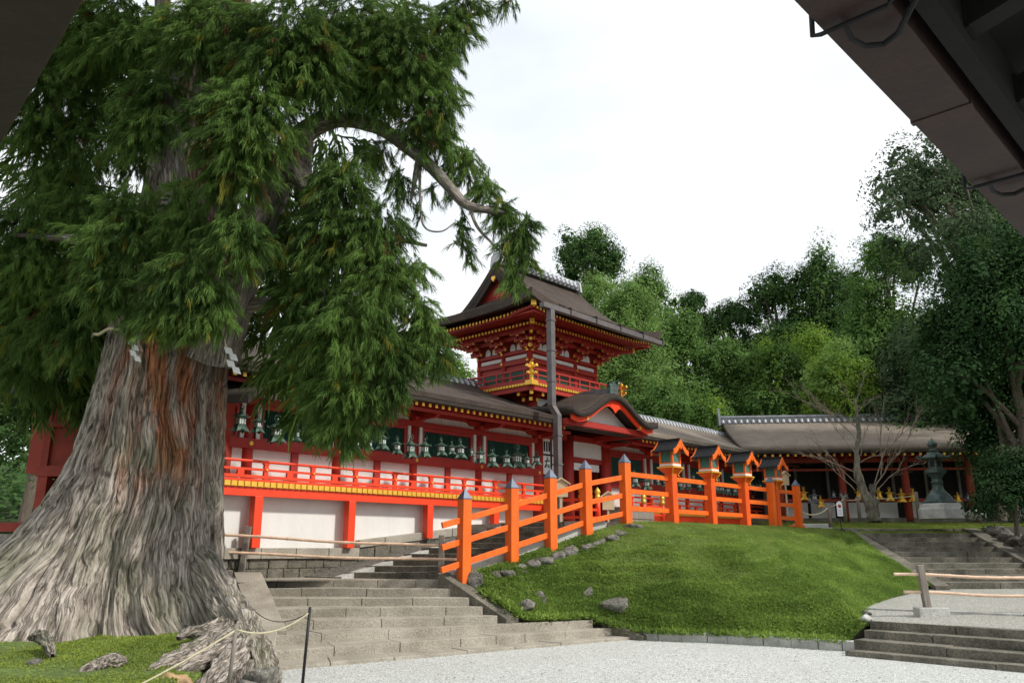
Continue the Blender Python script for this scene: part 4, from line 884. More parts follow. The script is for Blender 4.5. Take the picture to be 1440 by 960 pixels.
# level stretch with lantern posts
c0 = fposts[4][0].copy(); c0.z = FZ
def fl(t): return Vector((c0.x + AX.x * t, c0.y + AX.y * t, FZ))
LT = (2.26, 4.47, 6.65, 8.91)
endp = (8.45, 10.49)
for t in endp: fpost(fl(t) + BX * (-.12), 1.5, TH, .22)
knots = [0, *LT[:3], 8.45, 10.49]
for a, b in zip(knots[:-1], knots[1:]):
    for z in (.34, .80, 1.26): rail(fl(a) + Vector((0, 0, z)), fl(b) + Vector((0, 0, z)))
for z in (.34, .80, 1.26): rail(fl(10.49) + Vector((0, 0, z)), fl(11.1) + Vector((0, 0, z)))
rail(fl(10.0) + Vector((0, 0, .04)), fl(11.2) + Vector((0, 0, .04)), 'sill')

# ------------------------------------------------------------------ lantern posts
def lantern_post(t_, label):
    b = fl(t_) + BX * (-.03)
    T = thing('lantern_post', label, 'lantern', b, 'roofed orange lanterns on posts along the fence', rz=0)
    def f(x, y, z): k = .86 if z > 1.35 else .9; return b + AX * (x * k) + BX * (y * k) + Vector((0, 0, z))
    MB(f).box(-.15, .15, -.15, .15, -.2, 1.42).build('post', M['postred'], T, bevel=.01)
    mb = MB(f); mb.add([(-.15, -.15, 1.40), (.15, -.15, 1.40), (.15, .15, 1.40), (-.15, .15, 1.40), (-.31, -.31, 1.56), (.31, -.31, 1.56), (.31, .31, 1.56), (-.31, .31, 1.56)], [(0, 3, 2, 1), (4, 5, 6, 7), (0, 1, 5, 4), (1, 2, 6, 5), (2, 3, 7, 6), (3, 0, 4, 7)]); mb.build('corbel', M['postred'], T)
    mb = MB(f); mb.box(-.33, .33, -.33, .33, 1.562, 1.60); mb.build('gilt_tray', M['gold'], T)
    for sx in (-1, 1):
        mb = MB(f); mb.tube([(sx * .31, -.31, 1.56), (sx * .24, -.24, 1.48), (sx * .17, -.17, 1.36), (sx * .2, -.2, 1.33)], .018, 6); mb.build('gilt_hook', M['gold'], T)
    mb = MB(f); mb.box(-.26, .26, -.26, .26, 1.602, 1.68); mb.build('plinth', M['white'], T); bx = MB(f)
    for x, y in ((-1, -1), (1, -1), (1, 1), (-1, 1)): bx.box(x * .23 - .035, x * .23 + .035, y * .23 - .035, y * .23 + .035, 1.68, 2.03)
    bx.box(-.27, .27, -.27, .27, 1.605, 1.62); bx.box(-.275, .275, -.275, .275, 2.03, 2.08); bx.box(-.255, .255, -.255, .255, 1.675, 1.72); bx.build('lantern_frame', M['orange'], T)
    MB(f).box(-.225, .225, -.225, .225, 1.72, 2.03).build('gauze_pane', M['gpane'], T)
    lt = MB(f)
    for i in range(5):
        z = 1.76 + i * .06; lt.box(-.232, .232, -.235, -.227, z, z + .008); lt.box(.227, .235, -.232, .232, z, z + .008)
    lt.build('pane_bars', M['wood_grey'], T)
    # gabled roof, ridge along BX direction so its gable faces along the fence
    pr = [(-.46, 2.05), (-.30, 2.10), (-.12, 2.24), (0, 2.37), (.12, 2.24), (.30, 2.10), (.46, 2.05)]
    f0 = f
    def f(x, y, z): return f0(y, x, z)
    mb = MB(f); top = pr; bot = [(x, z - .045) for x, z in pr][::-1]
    n = 7
    for i in range(n - 1):
        (xa, za), (xb, zb) = pr[i], pr[i + 1]; mb.hexa([(-.42, xa, za - .045), (.42, xa, za - .045), (.42, xb, zb - .045), (-.42, xb, zb - .045), (-.42, xa, za), (.42, xa, za), (.42, xb, zb), (-.42, xb, zb)])
    rf = mb.build('roof', M['iron'], T)
    m3 = MB(f)
    for i in range(9):
        x = -.38 + i * .095
        for i2 in range(n - 1):
            (xa, za), (xb, zb) = pr[i2], pr[i2 + 1]; m3.hexa([(x - .014, xa, za), (x + .014, xa, za), (x + .014, xb, zb), (x - .014, xb, zb), (x - .014, xa, za + .022), (x + .014, xa, za + .022), (x + .014, xb, zb + .022), (x - .014, xb, zb + .022)])
    m3.box(-.43, .43, -.035, .035, 2.37, 2.42); m3.build('roof_batten', M['iron'], rf)
    for sx in (-1, 1):
        mb = MB(f)
        for i in range(n - 1):
            (xa, za), (xb, zb) = pr[i], pr[i + 1]; h = .13
            mb.hexa([(sx * .425, xa, za - h), (sx * .465, xa, za - h), (sx * .465, xb, zb - h), (sx * .425, xb, zb - h), (sx * .425, xa, za + .02), (sx * .465, xa, za + .02), (sx * .465, xb, zb + .02), (sx * .425, xb, zb + .02)])
        mb.build('bargeboard', M['orange'], T)
        MB(f).prism([(-.24, 2.07), (.24, 2.07), (0, 2.27)], sx * .30, sx * .33, 'yz').build('gable_panel', M['postred'], T)
        MB(f).prism([(-.06, 2.24), (.06, 2.24), (.08, 2.17), (0, 2.08), (-.08, 2.17)], sx * .43, sx * .46, 'yz').build('pendant', M['orange'], T)
    return T
nm = ['nearest the fence corner, largest in view', 'second from the fence corner', 'third from the fence corner', 'farthest from the fence corner, by the end posts']
for t_, l in zip(LT, nm): lantern_post(t_, 'orange lantern on square post, ' + l)

# ------------------------------------------------------------------ hanging lanterns
def make_lantern(kind):
    """origin at the lowest point; total height 1 (without chain)"""
    mb_ = {'green': M['bronze'], 'gold': M['gold'], 'white': M['tile']}[kind]
    T = thing('hanging_lantern', 'x', 'lantern')
    def hexl(prof): return MB().lathe((0, 0, 0), prof, 6)
    mb = MB(); n = 6
    # flared scalloped skirt with pointed feet
    top = [(.20 * math.cos(a), .20 * math.sin(a), .27) for a in np.arange(12) * PI / 6]; mid = []; bot = []
    for k in range(12):
        a = k * PI / 6; r_ = .33 if k % 2 == 0 else .25; mid.append((r_ * math.cos(a) * .9, r_ * math.sin(a) * .9, .19)); r2 = .40 if k % 2 == 0 else .24; z2 = .03 if k % 2 == 0 else .12; bot.append((r2 * math.cos(a), r2 * math.sin(a), z2))
    mb.add(top + mid + bot, [(i, (i + 1) % 12, 12 + (i + 1) % 12, 12 + i) for i in range(12)] + [(12 + i, 12 + (i + 1) % 12, 24 + (i + 1) % 12, 24 + i) for i in range(12)] + [tuple(range(12))])
    mb.lathe((0, 0, 0), [(.25, .25), (.25, .285)], 6); mb.build('skirt', mb_, T)
    fr_ = MB(); fr_.lathe((0, 0, 0), [(.20, .285), (.20, .56)], 6); body = fr_.build('body', mb_, T)
    pn = MB(); ex = MB()
    for k in range(6):
        a = (k + .5) * PI / 3; ca, sa = math.cos(a), math.sin(a); d = .20 * math.cos(PI / 6)
        def q(u, z, e=0.): return ((d + e) * ca - u * sa, (d + e) * sa + u * ca, z)
        pn.add([q(-.07, .325, .004), q(.07, .325, .004), q(.07, .52, .004), q(-.07, .52, .004)], [(0, 1, 2, 3)])
        ex.add([q(-.012, .325, .008), q(.012, .325, .008), q(.012, .52, .008), q(-.012, .52, .008)], [(0, 1, 2, 3)])
        if k % 2: ex.add([q(-.035, .39, .01), q(.035, .39, .01), q(.035, .46, .01), q(-.035, .46, .01)], [(0, 1, 2, 3)])
    if kind != 'gold': pn.build('window_panes', M['pane'], body)
    ex.build('pane_bars', mb_, body)
    rf = MB(); prof = [(.29, .555), (.31, .585), (.22, .64), (.12, .70), (.06, .745)]; rf.lathe((0, 0, 0), prof, 6)
    for k in range(6):
        a = k * PI / 3; rf.tube([(.29 * math.cos(a), .29 * math.sin(a), .58), (.34 * math.cos(a), .34 * math.sin(a), .60), (.36 * math.cos(a), .36 * math.sin(a), .65)], [.022, .018, .008], 5)
    rf.lathe((0, 0, 0), [(.05, .74), (.075, .77), (.045, .80), (.07, .84), (.05, .88), (.01, .92)], 8); rf.build('roof', mb_, T)
    rg = MB(); rg.tube([(.115 * math.cos(a), 0, .885 + .115 * math.sin(a)) for a in np.linspace(-.6, PI + .6, 13)], .014, 5); rg.build('ring', mb_, T)
    ch = MB().tube([(0, 0, .99), (0, 0, 2.3)], .006, 4); ch.build('wire', M['iron'], T)
    return T
def place_lantern(proto, p, h, label, group, seed, first):
    o = proto if first else copy_tree(proto)
    rr = random.Random(seed); o.location = p; sc = h * rr.uniform(.97, 1.03); wd = h * rr.uniform(.80, .95)
    o.scale = (wd, wd, sc); o.rotation_euler = (0, 0, rr.uniform(0, 6.28)); o['label'] = label; o['group'] = group
    return o
num = ['first', 'second', 'third', 'fourth', 'fifth', 'sixth', 'seventh', 'eighth', 'ninth', 'tenth', 'eleventh', 'twelfth', 'thirteenth', 'fourteenth', 'fifteenth', 'sixteenth', 'seventeenth', 'eighteenth', 'nineteenth', 'twentieth', 'twenty-first', 'twenty-second', 'twenty-third', 'twenty-fourth', 'twenty-fifth', 'twenty-sixth', 'twenty-seventh', 'twenty-eighth', 'twenty-ninth', 'thirtieth']
gp = make_lantern('green')
Ll = [(337, 571, 609), (362, 580, 610), (388, 586, 625), (415, 595, 622), (438, 600, 628), (461, 604, 628), (500, 612, 634), (519, 612, 634), (537, 604, 634), (558, 614, 640), (577, 612, 646), (597, 614, 645), (620, 616, 642), (635, 620, 640), (647, 617, 646), (663, 627, 642), (675, 627, 653), (692, 630, 658), (712, 632, 658), (727, 627, 660), (741, 637, 658), (755, 634, 655), (770, 642, 658)]
for i, (x, yt, yb) in enumerate(Ll):
    s, zb = on_wall(x, yb, -.28); _, zt = on_wall(x, yt, -.28); p = WL(s, -.28, zb)
    place_lantern(gp, p, (zt - zb) * 1.04, 'green bronze lantern above the left balcony, %s from the cedar trunk' % num[i], 'bronze lanterns hung above the left balcony', i, i == 0)
Lr = [(893, 663, 686), (909, 668, 690), (925, 667, 683), (936, 670, 685), (957, 672, 690), (968, 674, 689), (984, 674, 691), (1006, 678, 693), (1015, 678, 695), (1024, 680, 697), (1034, 680, 698), (1058, 676, 690), (1064, 677, 692), (1069, 675, 690), (1077, 678, 692), (1010, 668, 680), (975, 665, 676)]
for i, (x, yt, yb) in enumerate(sorted(Lr)):
    s, zb = on_wall(x, yb, -.28); _, zt = on_wall(x, yt, -.28); p = WL(s, -.28, zb)
    place_lantern(gp, p, (zt - zb) * 1.1, 'green bronze lantern above the right balcony, %s from the gate' % num[i], 'bronze lanterns hung above the right balcony', 50 + i, False)

# ------------------------------------------------------------------ back hall
BA = math.atan2(37.0 - 38.5, 26.0 - 11.6); bA = Vector((math.cos(BA), math.sin(BA), 0)); bB = Vector((-bA.y, bA.x, 0)); B0 = Vector((11.6, 37.5, 0))
def BL(s, o, z): return B0 + bA * s + bB * o + Vector((0, 0, z))
gz0 = 3.12
H_ = thing('back_hall', 'long low back hall with broad bark roof, tiled ridge and dark open front', 'hall', BL(8, 3, gz0))
def bprof(o): t = (o + 1.6) / 5.6; return 6.28 + 1.95 * (.8 * t + .2 * t * t)
mb = MB(BL); mb.slab([[(s, o, bprof(o)) for o in np.linspace(-1.6, 4, 10)] for s in np.linspace(-1.2, 22, 20)], .2); rf = mb.build('roof', M['bark_roof_far'], H_, True)
MB(BL).box(-1.2, 22, -1.61, -1.0, 6.0, 6.08).build('roof_edge', M['thatch_edge'], rf)
mb = MB(BL); mb.slab([[(s, 8 - o, bprof(o)) for o in np.linspace(-1.6, 3.6, 8)] for s in np.linspace(-1.2, 22, 20)], .2); mb.build('roof', M['bark_roof_far'], H_, True)
rd = MB(BL).box(-1.3, 22, 3.7, 4.3, 8.05, 8.36).tube([(-1.3, 4, 8.42), (22, 4, 8.42)], .14, 8).build('ridge', M['tile'], H_)
mb = MB(BL); s = -1.2
while s < 22: mb.tube([(s, 3.6, 8.10), (s, 3.72, 8.26)], .07, 6); s += .30
mb.build('ridge_tile_row', M['tile_light'], rd)
mb = MB(BL); mb.prism([(3.6, 8.0), (4.4, 8.0), (4.35, 8.4), (4.1, 8.7), (3.95, 8.95), (3.8, 8.6)], -1.42, -1.31, 'yz'); mb.build('ridge_end_tile', M['tile'], rd)
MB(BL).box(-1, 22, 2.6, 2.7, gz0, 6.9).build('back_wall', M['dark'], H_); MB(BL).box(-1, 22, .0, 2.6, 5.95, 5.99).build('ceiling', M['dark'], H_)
for i in range(8): MB(BL).lathe((i * 2.75 + .6, .1, gz0), [(.17, 0), (.17, 2.85)], 12).build('column', M['olddred'], H_, True)
MB(BL).box(-1, 22, 0, .2, 5.72, 5.95).build('lintel_beam', M['olddred'], H_); MB(BL).box(-1, 22, .02, .18, 5.35, 5.45).build('lintel_beam', M['olddred'], H_)
mb = MB(BL); mg = MB(BL); s = -.9
while s < 21.5: mb.box(s - .05, s + .05, -1.3, .1, 5.88, 5.98); mg.box(s - .052, s + .052, -1.32, -1.301, 5.875, 5.985); s += .33
mb.build('rafter_row', M['red'], H_); mg.build('gilt_rafter_tip', M['gold'], H_)
for i in range(7):
    s = i * 2.75 + .8
    MB(BL).box(s + .1, s + 1.1, .72, .8, gz0 + .15, gz0 + .85).build('wall_panel', M['white'], H_); MB(BL).box(s + 1.25, s + 2.3, .72, .8, gz0 + .15, gz0 + .85).build('wall_panel', M['white'], H_)
MB(BL).box(-1, 22, .05, .24, gz0 + .85, gz0 + .98).build('sill_beam', M['olddred'], H_); MB(BL).box(-1, 22, .05, .24, gz0 - .3, gz0 + .14).build('foundation', M['stone_dark'], H_)
for i in range(14): MB(BL).box(i * 1.5 + .3, i * 1.5 + .42, 2.4, 2.55, gz0, 5.9).build('inner_post', M['wood_grey'], H_)
for i in range(4):
    pass
# gilt and pale lanterns in the dark openings
ggold = make_lantern('gold'); gw = make_lantern('white')
def back_lan(proto, x, yt, yb, label, seed, first, group):
    r = ray(x, yb); p0 = B0 + bB * (-.3); det = bA.x * (-r.y) + r.x * bA.y; s = (p0.x * r.y - p0.y * r.x) / det; k = (p0.y + s * bA.y) / r.y
    p = r * k + Vector((0, 0, EYE)); h = abs(yt - yb) * p.y / FPX; place_lantern(proto, p, h * 1.05, label, group, seed, first)
for i, (x, yt, yb) in enumerate([(1131, 686, 704), (1155, 697, 714), (1208, 687, 702), (1237, 686, 702), (1252, 686, 705), (1269, 688, 707), (1285, 688, 706), (1310, 690, 704), (1348, 692, 706)]):
    back_lan(ggold, x, yt, yb, 'gilt lantern under the back hall eave, %s from the left' % num[i], i, i == 0, 'gilt lanterns under the back hall eave')
for i, (x, yt, yb) in enumerate([(1139, 696, 708), (1146, 689, 708), (1149, 700, 709), (1173, 690, 700), (1183, 690, 700), (1190, 691, 701), (1362, 693, 704)]):
    back_lan(gw, x, yt, yb, 'pale metal lantern in the dark back hall opening, %s from the left' % num[i], 30 + i, i == 0, 'pale lanterns of the back hall')

# ------------------------------------------------------------------ large bronze lantern
p = at(1323, 720, 30.5)
BLn = thing('bronze_lantern', 'tall dark bronze lantern with a jewel finial on a pale carved stone base', 'lantern', p)
def lt(prof, n=6, rot=.2, m='bronze_dark', name='x', sm=False): prof = [(a * .8, b * .78) for a, b in prof]; return MB().lathe((p.x, p.y, p.z), prof, n, rot).build(name, M[m], BLn, sm)
lt([(1.02, -.3), (1.02, .12), (.95, .20), (.90, .36), (.82, .40)], 6, .2, 'stone_pale', 'stone_base')
lt([(.72, .40), (.70, .52), (.58, .58), (.56, .70), (.42, .86), (.30, 1.0), (.24, 1.1), (.23, 1.35), (.27, 1.38), (.27, 1.42), (.21, 1.46), (.22, 1.62), (.30, 1.66)], 12, 0, 'bronze_dark', 'pedestal', True)
lt([(.30, 1.66), (.40, 1.78), (.50, 1.84), (.50, 1.98), (.44, 2.0)], 6, .2, 'bronze_dark', 'platform')
lt([(.33, 2.0), (.33, 2.48)], 6, .2, 'bronze_dark', 'fire_box')
lt([(.36, 2.46), (.62, 2.50), (.63, 2.56), (.48, 2.66), (.25, 2.80), (.14, 2.86)], 6, .2, 'bronze_dark', 'roof')
mb = MB()
for k in range(6):
    a = k * PI / 3 + .2; mb.tube([(p.x + .8 * r_ * math.cos(a), p.y + .8 * r_ * math.sin(a), p.z + .78 * z) for r_, z in ((.58, 2.54), (.70, 2.56), (.78, 2.62), (.74, 2.70))], [.045, .04, .035, .015], 6)
mb.build('roof_scroll', M['bronze_dark'], BLn)
lt([(.16, 2.84), (.20, 2.90), (.12, 2.96), (.10, 3.02), (.2, 3.10), (.22, 3.2), (.16, 3.32), (.07, 3.42), (.01, 3.5)], 12, 0, 'bronze_dark', 'jewel_finial', True)
mb = MB()
for k in range(6):
    a = k * PI / 3 + .2 + PI / 6; d = .33 * .8 * math.cos(PI / 6) + .004
    q = lambda u, z: (p.x + d * math.cos(a) - u * math.sin(a), p.y + d * math.sin(a) + u * math.cos(a), p.z + z)
    mb.add([q(-.08, 1.64), q(.08, 1.64), q(.08, 1.86), q(-.08, 1.86)], [(0, 1, 2, 3)])
mb.build('fire_window', M['dark'], BLn)
rock(at(1372, 722, 31), .35, .3, .3, 77, M['stone_pale'], 'pale round stone just right of the bronze lantern base')

# ------------------------------------------------------------------ rope posts, sign
def rpost(p, h, label, r_=.07): return tag(MB().lathe((p.x, p.y, p.z), [(r_, -.1), (r_, h - .03), (r_ * .7, h)], 9).build('rope_post', M['wood_grey'], None, True), label, 'post', 'weathered rope posts by the upper lawn')
rp_ = [(1168, 737, 30.4, .72, 'weathered rope post left of the small white sign at the lawn corner'), (1189, 729, 33, .9, 'thin weathered rope post right of the small white sign'), (1209, 728, 34.5, .9, 'weathered rope post just left of the bare tree trunk'), (1292, 727, 33, 1.0, 'thicker weathered rope post left of the bronze lantern')]
rpp = []
for x, y, Y, h, l in rp_: q = at(x, y, Y); rpp.append((q, h)); rpost(q, h, l)
def sag(a, b, d, n=14): a = Vector(a); b = Vector(b); return [a.lerp(b, i / n) - Vector((0, 0, d * 4 * (i / n) * (1 - i / n))) for i in range(n + 1)]
def rope(a, b, d, label, r_=.018, m='rope'): return tag(MB().tube(sag(a, b, d), r_, 6).build('rope', M[m], None, True), label, 'rope')
e = fl(10.49) + Vector((0, 0, .75))
rope(e, rpp[0][0] + Vector((0, 0, .62)), .28, 'pale rope sagging from the end fence post to the first rope post', .025)
for (a, h), (b, h2), l in zip(rpp[:-1], rpp[1:], ('pale rope above the small white sign', 'rope strung left of the bare tree', 'long rope strung behind the bare tree to the thicker post')): rope(a + Vector((0, 0, h * .85)), b + Vector((0, 0, h2 * .85)), .05, l, .015)
p = at(1183, 742, 30.35)
t = thing('small_sign', 'small white sign with a red mark on a thin stake at the lawn corner', 'sign', p)
MB().box(p.x - .012, p.x + .012, p.y - .01, p.y + .01, p.z - .1, p.z + .7).build('stake', M['iron'], t)
b = MB().box(p.x - .10, p.x + .10, p.y - .04, p.y - .015, p.z + .42, p.z + .88).build('board', M['paper'], t)
MB().prism([(p.x - .11, p.z + .88), (p.x + .11, p.z + .88), (p.x, p.z + .96)], p.y - .045, p.y - .01).build('board_top', M['paper'], t)
MB().tube([(p.x, p.y - .043, p.z + .78), (p.x, p.y - .046, p.z + .78)], .06, 14).build('red_mark', M['red'], b)
mb = MB()
for i in range(4): mb.box(p.x - .07, p.x + .07, p.y - .0425, p.y - .0405, p.z + .48 + i * .05, p.z + .492 + i * .05)
mb.build('text_lines', M['slate'], b)
# stone step beside the end of the fence
q = fl(11.6); tag(MB().box(q.x - .1, q.x + 1.1, q.y + .6, q.y + 1.6, 2.2, 2.84).build('stone_block', M['stone_pale'], None, bevel=.03), 'pale stone step block behind the end of the orange fence', 'step')

# ------------------------------------------------------------------ bamboo barriers
def bamboo(a, b, r_, parent, name='bamboo_rail', sg=.0):
    a = Vector(a); b = Vector(b); L_ = (b - a).length; n = int(L_ / .04); pts = []; rd_ = []
    for i in range(n + 1):
        t_ = i / n; q = a.lerp(b, t_); q.z += sg * math.sin(PI * t_) * L_ + .012 * math.sin(t_ * 9); pts.append(q); k = (t_ * L_ / .34) % 1; rd_.append(r_ * (1.16 if k < .11 else (1 - .05 * math.sin(PI * k))) * (1 - .12 * t_))
    mb = MB().tube(pts, rd_, 8); return mb.build(name, M['bamboo'], parent, True)
pA = at(338, 812, 19.5); pB = at(620, 812, 19.35)
BBn = thing('bamboo_barrier', 'two bamboo rails on grey posts across the top of the wide granite steps', 'barrier', pA)
for q, h, tl in ((pA, 1.18, .10), (pB, .98, 0)):
    q = Vector((q.x, q.y, 1.24)); MB().beam(q, q + Vector((tl, 0, h)), .13, .11, (0, 1, 0)).build('post', M['wood_grey'], BBn, bevel=.01)
MB().box(pB.x - .28, pB.x + .30, pB.y - .16, pB.y + .16, 1.22, 1.42).build('stone_foot', M['stone_dark'], BBn, bevel=.02)
bamboo(at(300, 751, 19.35), at(640, 768, 19.35), .034, BBn, sg=-.004); bamboo(at(300, 776, 19.35), at(655, 787, 19.2), .034, BBn, sg=-.004)
pC = onz(1306, 866, .62)
BB2 = thing('bamboo_barrier', 'two bamboo rails on a grey post with a stone foot, at the right landing', 'barrier', pC)
MB().box(pC.x - .24, pC.x + .36, pC.y - .14, pC.y + .14, pC.z - .05, pC.z + .17).build('stone_foot', M['stone_pale'], BB2, bevel=.02)
MB().beam(pC + Vector((0, 0, .1)), pC + Vector((-.06, 0, .98)), .13, .12, (0, 1, 0)).build('post', M['wood_grey'], BB2, bevel=.012)
Yc = pC.y
bamboo(at(1257, 807, Yc + .1), at(1500, 814, Yc - .5), .032, BB2); bamboo(at(1271, 832, Yc + .1), at(1500, 840, Yc - .5), .032, BB2)

# ------------------------------------------------------------------ old red building at the far left
LB = thing('side_hall', 'weathered dark red timber hall behind the big cedar at the left edge', 'hall', (-14.5, 20, 1.6))
def lf(px, py, Y): return at(px, py, Y)
X0 = at(62, 660, 19).x; Yb = 19.0; zf = at(60, 660, 19).z
MB().box(X0, X0 + 4, Yb, Yb + 4, zf, zf + 1.7).build('wall', M['olddred'], LB)
MB().box(X0 - .95, X0 - .002, Yb + .9, Yb + 4, zf, zf + 1.6).build('side_wall', M['olddred'], LB)
mb = MB(); mb.box(X0 - .12, X0 + 4, Yb - .14, Yb - .002, zf - .16, zf + .08); mb.box(X0 - .12, X0 + 4, Yb - .12, Yb - .002, zf + .98, zf + 1.1); mb.box(X0 - .11, X0 - .003, Yb, Yb + .9, zf - .16, zf + .08); mb.build('wall_beam', M['olddred'], LB)
for x in (0, .85, 2.2): MB().box(X0 + x - .07, X0 + x + .09, Yb - .07, Yb - .001, zf + .08, zf + .98).build('wall_post', M['olddred'], LB)
for x, y in ((.05, .0), (-.34, .9), (-.6, 1.6), (.75, .1), (1.6, .1), (2.8, .1)): MB().box(X0 + x - .11, X0 + x + .11, Yb + y - .11, Yb + y + .11, zf - 1.25, zf - .16).build('floor_post', M['olddred'], LB)
MB().box(X0 - 1.0, X0 + 4, Yb - .2, Yb + .2, zf - 1.4, zf - 1.2).build('ground_sill', M['olddred'], LB)
MB().box(X0 - .4, X0 + 4, Yb + 1.2, Yb + 1.3, zf - 1.4, zf - .1).build('under_floor_wall', M['dark'], LB)
mb = MB(); mb.slab([[(X0 - 1.1, Yb - 1.2, zf + 1.55), (X0 + 5, Yb - 1.2, zf + 1.55)], [(X0 - 1.1, Yb + 2, zf + 2.9), (X0 + 5, Yb + 2, zf + 2.9)], [(X0 - 1.1, Yb + 5.5, zf + 1.6), (X0 + 5, Yb + 5.5, zf + 1.6)]], .2); mb.build('roof', M['thatch_edge'], LB)
mb = MB(); mb.beam((X0 - 1.16, Yb - 1.2, zf + 1.45), (X0 - 1.16, Yb + 2, zf + 2.8), .09, .2); mb.build('bargeboard', M['olddred'], LB)

# ------------------------------------------------------------------ near eaves overhead (the roof the photographer stands under)
EZ = 4.0
def near_eave(a, b, side, label, ext=(2.02, 4.), fm='fascia'):
    """a,b points on the outer gutter edge (z = EZ); side = unit vector pointing under the roof"""
    a = Vector(a); b = Vector(b); d = (b - a).normalized(); side = (side - d * side.dot(d)).normalized()
    a0 = a - d * ext[0]; b0 = b + d * ext[1]; T = thing('near_eave', label, 'eave', (a0 + b0) / 2)
    L_ = (b0 - a0).length
    f = lambda x, y, z: a0 + d * x + side * y + Vector((0, 0, z))
    MB(f).box(0, L_, 0, .27, 0, .16).build('gutter', M[fm], T, bevel=.006)
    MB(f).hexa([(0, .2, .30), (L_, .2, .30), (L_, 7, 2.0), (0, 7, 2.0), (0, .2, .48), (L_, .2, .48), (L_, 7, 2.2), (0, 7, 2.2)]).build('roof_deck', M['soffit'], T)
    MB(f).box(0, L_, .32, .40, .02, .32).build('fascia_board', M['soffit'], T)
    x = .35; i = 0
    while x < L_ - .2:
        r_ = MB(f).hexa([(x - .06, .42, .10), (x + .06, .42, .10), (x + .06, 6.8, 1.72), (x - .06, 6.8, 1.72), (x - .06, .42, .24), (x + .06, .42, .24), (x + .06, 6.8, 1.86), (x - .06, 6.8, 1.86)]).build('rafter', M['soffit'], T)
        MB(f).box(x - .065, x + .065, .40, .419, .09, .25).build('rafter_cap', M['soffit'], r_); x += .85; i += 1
    return T, f, L_
ra, rb = onz(1115, 0, EZ), onz(1440, 335, EZ)
TR, fR, LR = near_eave(ra, rb, Vector((1, -1, 0)), 'dark overhanging eave with brown gutter and iron brackets at the upper right')
def hook(T, f, x, s=1):
    k = MB(f); k.tube([(x, -.03, .10), (x, -.035, -.02), (x, .0, -.03), (x, .27, -.03), (x, .30, .0), (x, .42, .02)], .011, 6)
    k.build('gutter_strap', M['iron'], T)
    k = MB(f); k.tube([(x + .02, .09, -.02), (x + .10, .085, -.045), (x + .18, .11, -.05), (x + .22, .17, -.05), (x + .19, .24, -.045), (x + .12, .30, -.03), (x + .05, .38, .01), (x, .46, .04)], .013, 7); k.build('bracket_loop', M['iron'], T)
for px, py in ((1153, 40), (1365, 258)):
    q = onz(px, py, EZ); d = (rb - ra).normalized(); a0 = ra - d * 2.02; hook(TR, fR, (q - a0).dot(d))
for px, py in ((1290, 172), ):
    q = onz(px, py, EZ); d = (rb - ra).normalized(); a0 = ra - d * 2.02; x = (q - a0).dot(d); MB(fR).box(x - .02, x + .02, -.006, .276, -.006, .166).build('gutter_joint', M['fascia'], TR)
la, lb_ = onz(118, 0, EZ), onz(0, 205, EZ)
TL, fL, LL = near_eave(lb_, la, Vector((-1, -1, 0)), 'dark overhanging eave corner with brown gutter at the upper left', (4., 1.98), 'fascia_dark')

